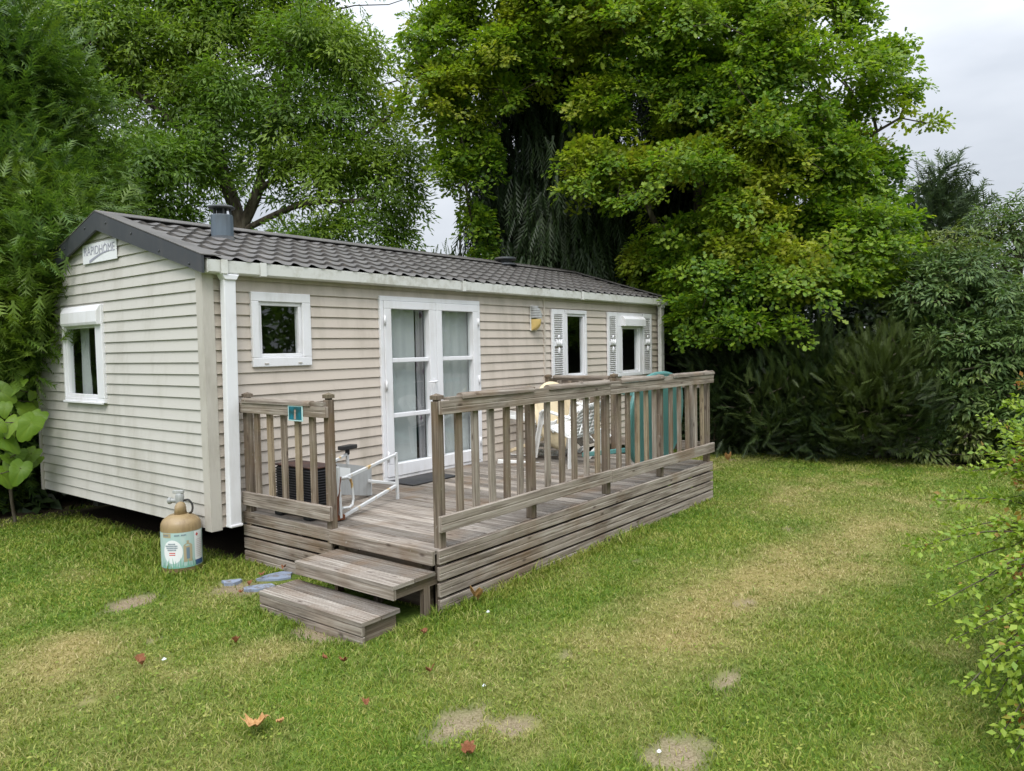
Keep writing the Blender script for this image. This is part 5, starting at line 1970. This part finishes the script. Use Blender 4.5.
elder('big rounded shrub with pale flower heads at right edge of lawn', [(965, 270, 11.6, .7), (1000, 300, 11.4, .7), (930, 290, 11.8, .65), (985, 350, 11.2, .75), (940, 345, 11.5, .6), (1010, 400, 11, .7), (960, 400, 11.2, .5), (1040, 330, 11, .9), (985, 425, 11, .42), (1060, 420, 10.6, .9), (910, 300, 12.2, .5), (945, 432, 11.3, .42), (925, 442, 11.2, .28), (965, 440, 11, .35)], 990, 11.8, 270, 190, 31, .53, 32, blossom=16)
elder('paler loose shrub rising higher behind the flowering shrub at right', [(1000, 235, 13, .55), (985, 225, 13.2, .4), (1025, 230, 13, .6), (960, 245, 13.4, .5), (1050, 220, 13, .9), (930, 250, 13.6, .55), (1080, 280, 13, 1.2), (905, 270, 13.8, .6)], 1010, 13.6, 240, 110, 32, .5, 20)
conifer('spruce', 'thin pointed conifer top standing against the sky right of the oak', [(940, 180, 16.5, .28), (938, 205, 16.5, .40), (930, 232, 16.5, .55), (948, 255, 16.5, .7), (965, 215, 16.5, .3), (915, 260, 16.6, .6), (975, 190, 16.5, .14), (940, 300, 16.5, 1.2)], 940, 16.6, 168, 230, 33, 'yew_pale', 8, (.22, .45), .25, 1.0, FR, None, 1.0, .7)
# a dark maroon-leaved plum deep in the shade
Pw, Ow = lobes([(785, 335, 13.6, .45), (800, 345, 13.4, .35), (770, 350, 13.7, .35)], 120, .3, .4, .3, 1, 44)
tree('plum_tree', 'small maroon leaved bush glimpsed in shade under the oak', 'tree', gnd(785, 13.8), [curve3([gnd(785, 13.8), at(785, 390, 13.8), at(785, 340, 13.7)])], Pw, 60, [leafcloud(Pw, Ow, 22, .2, .08, KITE, .7, .4, .6, .9, 4)], leafmat('maroon_leaves', [(.05, .014, .03), (.10, .03, .06), (.16, .06, .08)], (.2, .1, .1)), .006)

# dense wood beyond the hedge
Lf = [(px_, y_, 18.5 + 1.5 * math.sin(px_ * .07), 1.7) for px_ in range(560, 1240, 62) for y_ in (300, 360, 415)] + [(px_, y_, 13.5, 1.1) for px_ in range(-220, 60, 60) for y_ in (300, 360, 420, 240)]
Lf = [q for q in Lf if not (q[0] > 900 and q[1] < 320)]
P_, O_ = lobes(Lf, 30, .3, .2, 0, 1, 51)
k_ = 420
P_ = np.concatenate([P_, np.stack([rng.uniform(-3.5, 9.5, k_), rng.uniform(4.2, 5.6, k_), rng.uniform(.0, 1.2, k_)], 1)]); O_ = np.concatenate([O_, rvec(k_)])  # strip added behind the home so no lit ground shows beneath it
V, F, T = leafcloud(P_, O_, 30, .45, .19, KITE, .6, .6, .8, .9, 6)
tag(npmesh('background_wood', V, F, M['weeper'], {'tint': T}), 'dense dark undergrowth filling the wood behind the hedge', 'undergrowth', kind='stuff')

# the trees on the other side of the pitch, which the window panes mirror
P_ = np.concatenate([np.stack([rng.uniform(-14, 30, 900), rng.uniform(-21, -17, 900), rng.random(900)], 1)])
P_[:, 2] = .2 + P_[:, 2] * (2.2 + 4.5 * fbm(np.stack([P_[:, 0] * .45, P_[:, 0] * 0, P_[:, 0] * 0], 1), 88, 2))
V, F, T = leafcloud(P_, rvec(len(P_)), 20, .9, .42, KITE, .6, .6, .8, .8, 6)
tag(npmesh('opposite_wood', V, F, M['ash_leaf'], {'tint': T}), 'belt of trees across the pitch, mirrored in the windows', 'undergrowth', kind='stuff')

# ------------------------------------------------------------------ large-leaved plant at the left corner
pl = thing('broad_leaved_plant', 'young plant with huge heart shaped leaves at the left corner of home', 'plant', tuple(gnd(8, 8.2)))
LV = [(16, 385, 8.0, .30), (2, 392, 7.9, .32), (28, 412, 8.1, .36), (12, 424, 7.8, .30), (30, 425, 7.7, .36), (6, 440, 7.8, .36), (20, 470, 7.8, .33), (2, 475, 7.9, .33), (14, 456, 8.0, .32), (38, 418, 8.0, .27), (-18, 400, 8, .34), (-20, 450, 7.9, .34), (-40, 430, 8, .36), (22, 372, 8.2, .2), (30, 455, 8.15, .30), (-5, 365, 8.3, .28), (5, 408, 7.85, .22), (-2, 424, 7.7, .22), (-45, 470, 8, .34), (32, 395, 8.2, .14), (33, 378, 8.3, .10)]
LV += [(q[0] + rng.uniform(-9, 9) - 3, q[1] + rng.uniform(-12, 12), q[2] + .15, q[3] * .8) for q in LV]
Pp_ = np.array([at(*q[:3]) for q in LV]); s = np.array([q[3] for q in LV]) * .72
toC = unit(CAM - Pp_)
side = np.cross(toC, np.array([0, 0, 1.0]))
U = unit(side * rng.uniform(-.8, .8, (len(s), 1)) + np.array([0, 0, -.75]) + .35 * toC)
N = unit(toC * .75 + np.array([0, 0, .75]) + .45 * rvec(len(s)))
st0 = gnd(8, 8.3)
V, F = skeleton([curve3([st0, at(10, 480, 8.3), at(12, 400, 8.3), at(14, 350, 8.4)])], Pp_ - U * .02, .004, .38)
npmesh('stem', V, F, M['bark'], parent=pl, smooth=True)
for i in range(len(s)):
    V, F, q = scatter(BLADE, (Pp_ - U * s[:, None] * .4)[i:i + 1], U[i:i + 1], N[i:i + 1], s[i:i + 1] * 1.05)
    V = V + N[i] * (s[i] * .16 * (fbm(V * 8 + i, 3, 2) - .5))[:, None]
    vein = BVEIN
    npmesh('leaf', V, F, M['paul_leaf'], {'tint': np.clip(rng.random() * .35 + vein, 0, .8)}, parent=pl, smooth=True)

# ------------------------------------------------------------------ shrub in the right foreground
b0 = np.array([1.55, -6.35, 0.0])
sh = thing('shrub', 'leafy shrub with red young tips reaching in at right foreground', 'shrub', tuple(b0))
tips = [(985, 420, 4.6), (1008, 402, 4.7), (1022, 380, 4.8), (970, 470, 4.5), (935, 500, 4.3), (912, 548, 4.0), (938, 572, 4.1), (960, 598, 3.9), (932, 606, 3.8), (950, 640, 3.7), (962, 690, 3.3), (985, 660, 3.5), (1000, 735, 3.2), (1005, 440, 4.4), (992, 500, 4.4), (985, 545, 4.2),
        (1010, 560, 4.0), (1005, 620, 3.7), (1015, 690, 3.3), (1018, 480, 4.3), (1018, 520, 4.3), (1000, 590, 4.1), (1020, 640, 3.6), (995, 700, 3.4), (1030, 420, 4.5), (1040, 500, 4.2), (1050, 600, 3.8), (1040, 720, 3.3), (1012, 755, 3.1), (975, 620, 3.9), (1060, 400, 4.6), (1075, 480, 4.3), (1085, 560, 4.1), (1090, 680, 3.6), (955, 530, 4.3), (1012, 425, 4.9), (1000, 470, 4.7), (985, 590, 4.3), (1025, 580, 3.7), (980, 450, 4.8),
        (1003, 452, 4.6), (1014, 503, 4.4), (1002, 530, 4.2), (1012, 600, 3.9), (1020, 660, 3.5), (1022, 720, 3.2), (990, 640, 3.7), (1008, 575, 4.1), (1020, 440, 4.5), (1015, 545, 4.1), (1016, 620, 3.8), (1022, 455, 4.2)] + [(rng.uniform(1004, 1080), yy, 4.6 - (yy - 400) * .0042) for yy in np.linspace(400, 765, 30)]
sv, lp, lu, ln, ls_, lt = [], [], [], [], [], []
mbs = MB()
for k, q in enumerate(tips):
    e = at(*q)
    bb = b0 + np.array([rng.uniform(-.5, .9), rng.uniform(-.25, .2), 0])
    if q[1] > 640:
        bb = np.array([rng.uniform(.3, 1.0), rng.uniform(-6.35, -6.1), 0])
    mid = bb + (e - bb) * .55 + np.array([0, 0, .32 + .12 * rng.random()])
    cv = curve3([bb, mid, e], 12)
    mbs.tube(cv, list(np.linspace(.007, .0018, len(cv))), 5, cap=False)
    cv = np.array(cv)
    n_ = int(np.linalg.norm(np.diff(cv, axis=0), axis=1).sum() * 105)
    red = rng.random() < .26
    for j in range(n_):
        t = .30 + .70 * j / n_
        i0 = t * (len(cv) - 1); a = int(min(i0, len(cv) - 2)); p_ = cv[a] + (cv[a + 1] - cv[a]) * (i0 - a)
        ax = unit(cv[a + 1] - cv[a]); d = rvec(1)[0]; d = unit(d - ax * np.dot(d, ax) + .7 * ax)
        lp.append(p_ + d * .004 + rng.normal(size=3) * .022); lu.append(d); ln.append(np.array([0, 0, 1.]) + .7 * rvec(1)[0])
        ls_.append(rng.uniform(.026, .056) * (1.25 - .40 * t)); lt.append(.9 * (red and t > .90) * rng.random() ** .5 + (rng.random() < .03) * .6)
mbs.build('stem', M['bark'], sh)
V, F, q = scatter((KITE[0] * np.array([1, 1.15, 1]), KITE[1]), np.array(lp), np.array(lu), np.array(ln), np.array(ls_))
npmesh('foliage', V, F, M['bush_leaf'], {'tint': np.repeat(np.clip(lt, 0, .95), q)}, parent=sh)

# ------------------------------------------------------------------ ivy and litter along the foot of the hedge
n = 9000
y = rng.uniform(-7.0, 1.0, n); x = 9.75 - .16 * np.maximum(0, -y - 3.6) ** 2 + np.abs(rng.normal(size=n)) * .75 - .25 + .35 * (fbm(np.stack([y * 1.5, y * 0, y * 0], 1), 4, 2) - .5)
P_ = np.stack([x, y, .02 + .16 * rng.random(n) * np.clip((x - 9.3), .1, 1) + hgt(x, y)], 1)
V, F, q = scatter(KITE, P_, rvec(n) * np.array([1, 1, .3]), np.tile([0, 0, 1.0], (n, 1)) + .6 * rvec(n), rng.uniform(.05, .10, n), rng.uniform(.07, .13, n))
tag(npmesh('ivy', V, F, M['ivy'], {'tint': np.repeat(np.clip(rng.normal(.05, .2, n), 0, .8), q)}), 'low ivy carpeting the ground along the foot of the hedge', 'ivy', kind='stuff')

# low paling fence half hidden under the hedge
q0 = at(762, 443, 13.0); q0[2] = 0
pf = thing('paling_fence', 'short weathered paling fence half hidden at foot of the dark hedge', 'fence', tuple(q0))
dv = unit(np.array([MR[0][0], MR[0][1], 0]))
for k in range(7):
    mb = MB()
    c = q0 + dv * (.075 * k)
    mb.obox(c + np.array([0, 0, .19]), dv * .020, np.cross(dv, (0, 0, 1)) * .008, (0, 0, .21 + .015 * (k % 2)))
    mb.build('paling', M['wood'], pf)
mb = MB()
for z in (.10, .30):
    mb.obox(q0 + dv * .225 + np.array([0, 0, z]) + np.cross(dv, (0, 0, 1)) * -.02, dv * .30, np.cross(dv, (0, 0, 1)) * .010, (0, 0, .018))
mb.build('crossbar', M['wood'], pf)
# ------------------------------------------------------------------ grass
cell = .4
fw = math.atan2(f_[1], f_[0])
Px, Py = [], []
for cx_ in np.arange(-5.2, 11.2, cell):
    for cy_ in np.arange(-8.4, 5.2, cell):
        dx, dy = cx_ + cell / 2 - CAM[0], cy_ + cell / 2 - CAM[1]
        d = math.hypot(dx, dy)
        a = (math.atan2(dy, dx) - fw + PI) % (2 * PI) - PI
        if abs(a) > math.radians(46) or d > 15.5 or d < 2.0:
            continue
        if 1.2 < cx_ < 7.6 and 0.3 < cy_ < 4:
            continue
        rho = 11000 * min(1, (3.6 / d)) ** 1.45
        n = rng.poisson(rho * cell * cell)
        Px.append(cx_ + cell * rng.random(n)); Py.append(cy_ + cell * rng.random(n))
x = np.concatenate(Px); y = np.concatenate(Py)
dry_, dirt_ = fields(x, y)
und_ = fields.under
onpad = (x > DX0 + .02) & (x < DX1 - .02) & (y < 0) & (y > DY + .02)
onstep = (x > -.40) & (x < .27) & (y < -1.29) & (y > -2.39)
ongas = (x - gas.location.x) ** 2 + (y - gas.location.y) ** 2 < .165 ** 2
onslab = np.zeros_like(onpad)
for a, b_, r in ((.13, -.74, .17), (-.16, -.52, .10), (-.12, -.85, .10)):
    onslab |= (x - a) ** 2 + (y - b_) ** 2 < r * r
keep = (rng.random(len(x)) > np.minimum(dirt_ * 1.15, .93 + .2 * (und_ > .5))) & ~onpad & ~onstep & ~ongas & ~onslab & ~((x > 0.5) & (x < 8.3) & (y > .4) & (y < 3.5))
keep &= rng.random(len(x)) > .25 * np.clip(dry_ - .45, 0, 1)
x, y, dry_, dirt_ = x[keep], y[keep], dry_[keep], dirt_[keep]
n = len(x)
d = np.hypot(x - CAM[0], y - CAM[1])
P3 = np.stack([x, y, x * 0], 1)
hm = .35 + .8 * fbm(P3 * 2.2, 31, 3) + .7 * fbm(P3 * 8, 33, 2)
h = (.012 + .021 * rng.random(n)) * hm * (1 - .3 * dry_)
# unmown grass against the home, the bottle, the steps and the skirt
e1 = np.exp(-((x + .12) / .30) ** 2) * np.clip((y + .55) / .25, 0, 1) * np.clip((3.2 - y), 0, 1)
e2 = np.exp(-((y - DY + .02) / .12) ** 2) * (x > .2) * (x < 5.1) * np.clip((fbm(P3 * 1.6, 37, 2) - .38) * 5, .25, 1.2)
e3 = np.exp(-(((x + .02) / .22) ** 2 + ((y + 2.5) / .15) ** 2))
e4 = np.exp(-(((x - gas.location.x) / .42) ** 2 + ((y - gas.location.y + .1) / .38) ** 2))
e5 = np.exp(-((x + .50) / .10) ** 2) * (y > -2.4) * (y < -1.2) * .6
# coarse tufts left standing here and there
tq = rng.uniform([-3.2, -6.2], [9.5, 1.0], (420, 2)); tuft = np.zeros(n)
for a, b_ in tq:
    i_ = np.where((np.abs(x - a) < .07) & (np.abs(y - b_) < .07))[0]
    tuft[i_] = np.maximum(tuft[i_], np.exp(-((x[i_] - a) ** 2 + (y[i_] - b_) ** 2) / .035 ** 2) * .75)
e6 = np.exp(-(((x - 2.72) / .22) ** 2 + ((y - DY + .06) / .10) ** 2)) * 1.6
long_ = np.clip(np.maximum.reduce([e1, e2 * .85, e3, e4 * 1.0, e5, e6, tuft]), 0, 1.5)
h = h * (1 + 2.6 * long_ * rng.random(n) ** .8)
dry_ = dry_ * (1 - .8 * np.clip(long_, 0, 1))
w = .0019 * (1 + .9 * rng.random(n)) * np.maximum(1, d / 3.6) ** .75
az = rng.uniform(0, 2 * PI, n)
lean = h * (.3 + 1.1 * rng.random(n))
dirv = np.stack([np.cos(az), np.sin(az)], 1)
az2 = rng.uniform(0, 2 * PI, n)
sd_ = np.stack([np.cos(az2), np.sin(az2)], 1) * w[:, None]
z0 = hgt(x, y) - .004
V = np.zeros((n, 5, 3), np.float32)
V[:, 0, :2] = np.stack([x, y], 1) - sd_; V[:, 1, :2] = np.stack([x, y], 1) + sd_
V[:, 0, 2] = V[:, 1, 2] = z0
m_ = np.stack([x, y], 1) + dirv * (lean * .35)[:, None]
V[:, 2, :2] = m_ + sd_ * .8; V[:, 3, :2] = m_ - sd_ * .8
V[:, 2, 2] = V[:, 3, 2] = z0 + h * .62
V[:, 4, :2] = np.stack([x, y], 1) + dirv * lean[:, None]; V[:, 4, 2] = z0 + h * (1 - .25 * (lean / h) ** 2 * .5)
F = np.array([(0, 1, 2), (0, 2, 3), (3, 2, 4)])[None] + (np.arange(n) * 5)[:, None, None]
mot = fbm(P3 * 7.5, 71, 3)
dj = np.clip(dry_ * 1.05 + (mot - .5) * .65 + rng.normal(0, .2, n), 0, 1)
tag(npmesh('lawn_grass', V.reshape(-1, 3), F.reshape(-1, 3), M['grass'], {'dry': np.repeat(dj, 5)}), 'short mown lawn grass with dry yellow patches', 'grass', kind='stuff')
# broad-leaved clover and daisies' leaves between the blades
n = 9000
ang = fw + rng.uniform(-.78, .78, n); dd = 2.4 + 8 * rng.random(n) ** 1.3
x = CAM[0] + dd * np.cos(ang); y = CAM[1] + dd * np.sin(ang)
a, b_ = fields(x, y)
ok = (b_ < .3) & (fbm(np.stack([x * 1.2, y * 1.2, x * 0], 1), 61, 2) > .5) & ~((x > -.42) & (x < 5.1) & (y > DY - .02)) & ~((x > -.1) & (y > -.1))
x, y, a = x[ok], y[ok], a[ok]
n = len(x)
P_ = np.stack([x, y, hgt(x, y) + .012 + .02 * rng.random(n)], 1)
V, F, q = scatter(KITE, P_, rvec(n) * np.array([1, 1, .2]), np.tile([0, 0, 1.0], (n, 1)) + .4 * rvec(n), rng.uniform(.015, .03, n), rng.uniform(.02, .035, n))
tag(npmesh('clover', V, F, M['grass'], {'dry': np.repeat(a * .3, q)}), 'small clover leaves scattered through the lawn', 'clover', kind='stuff')
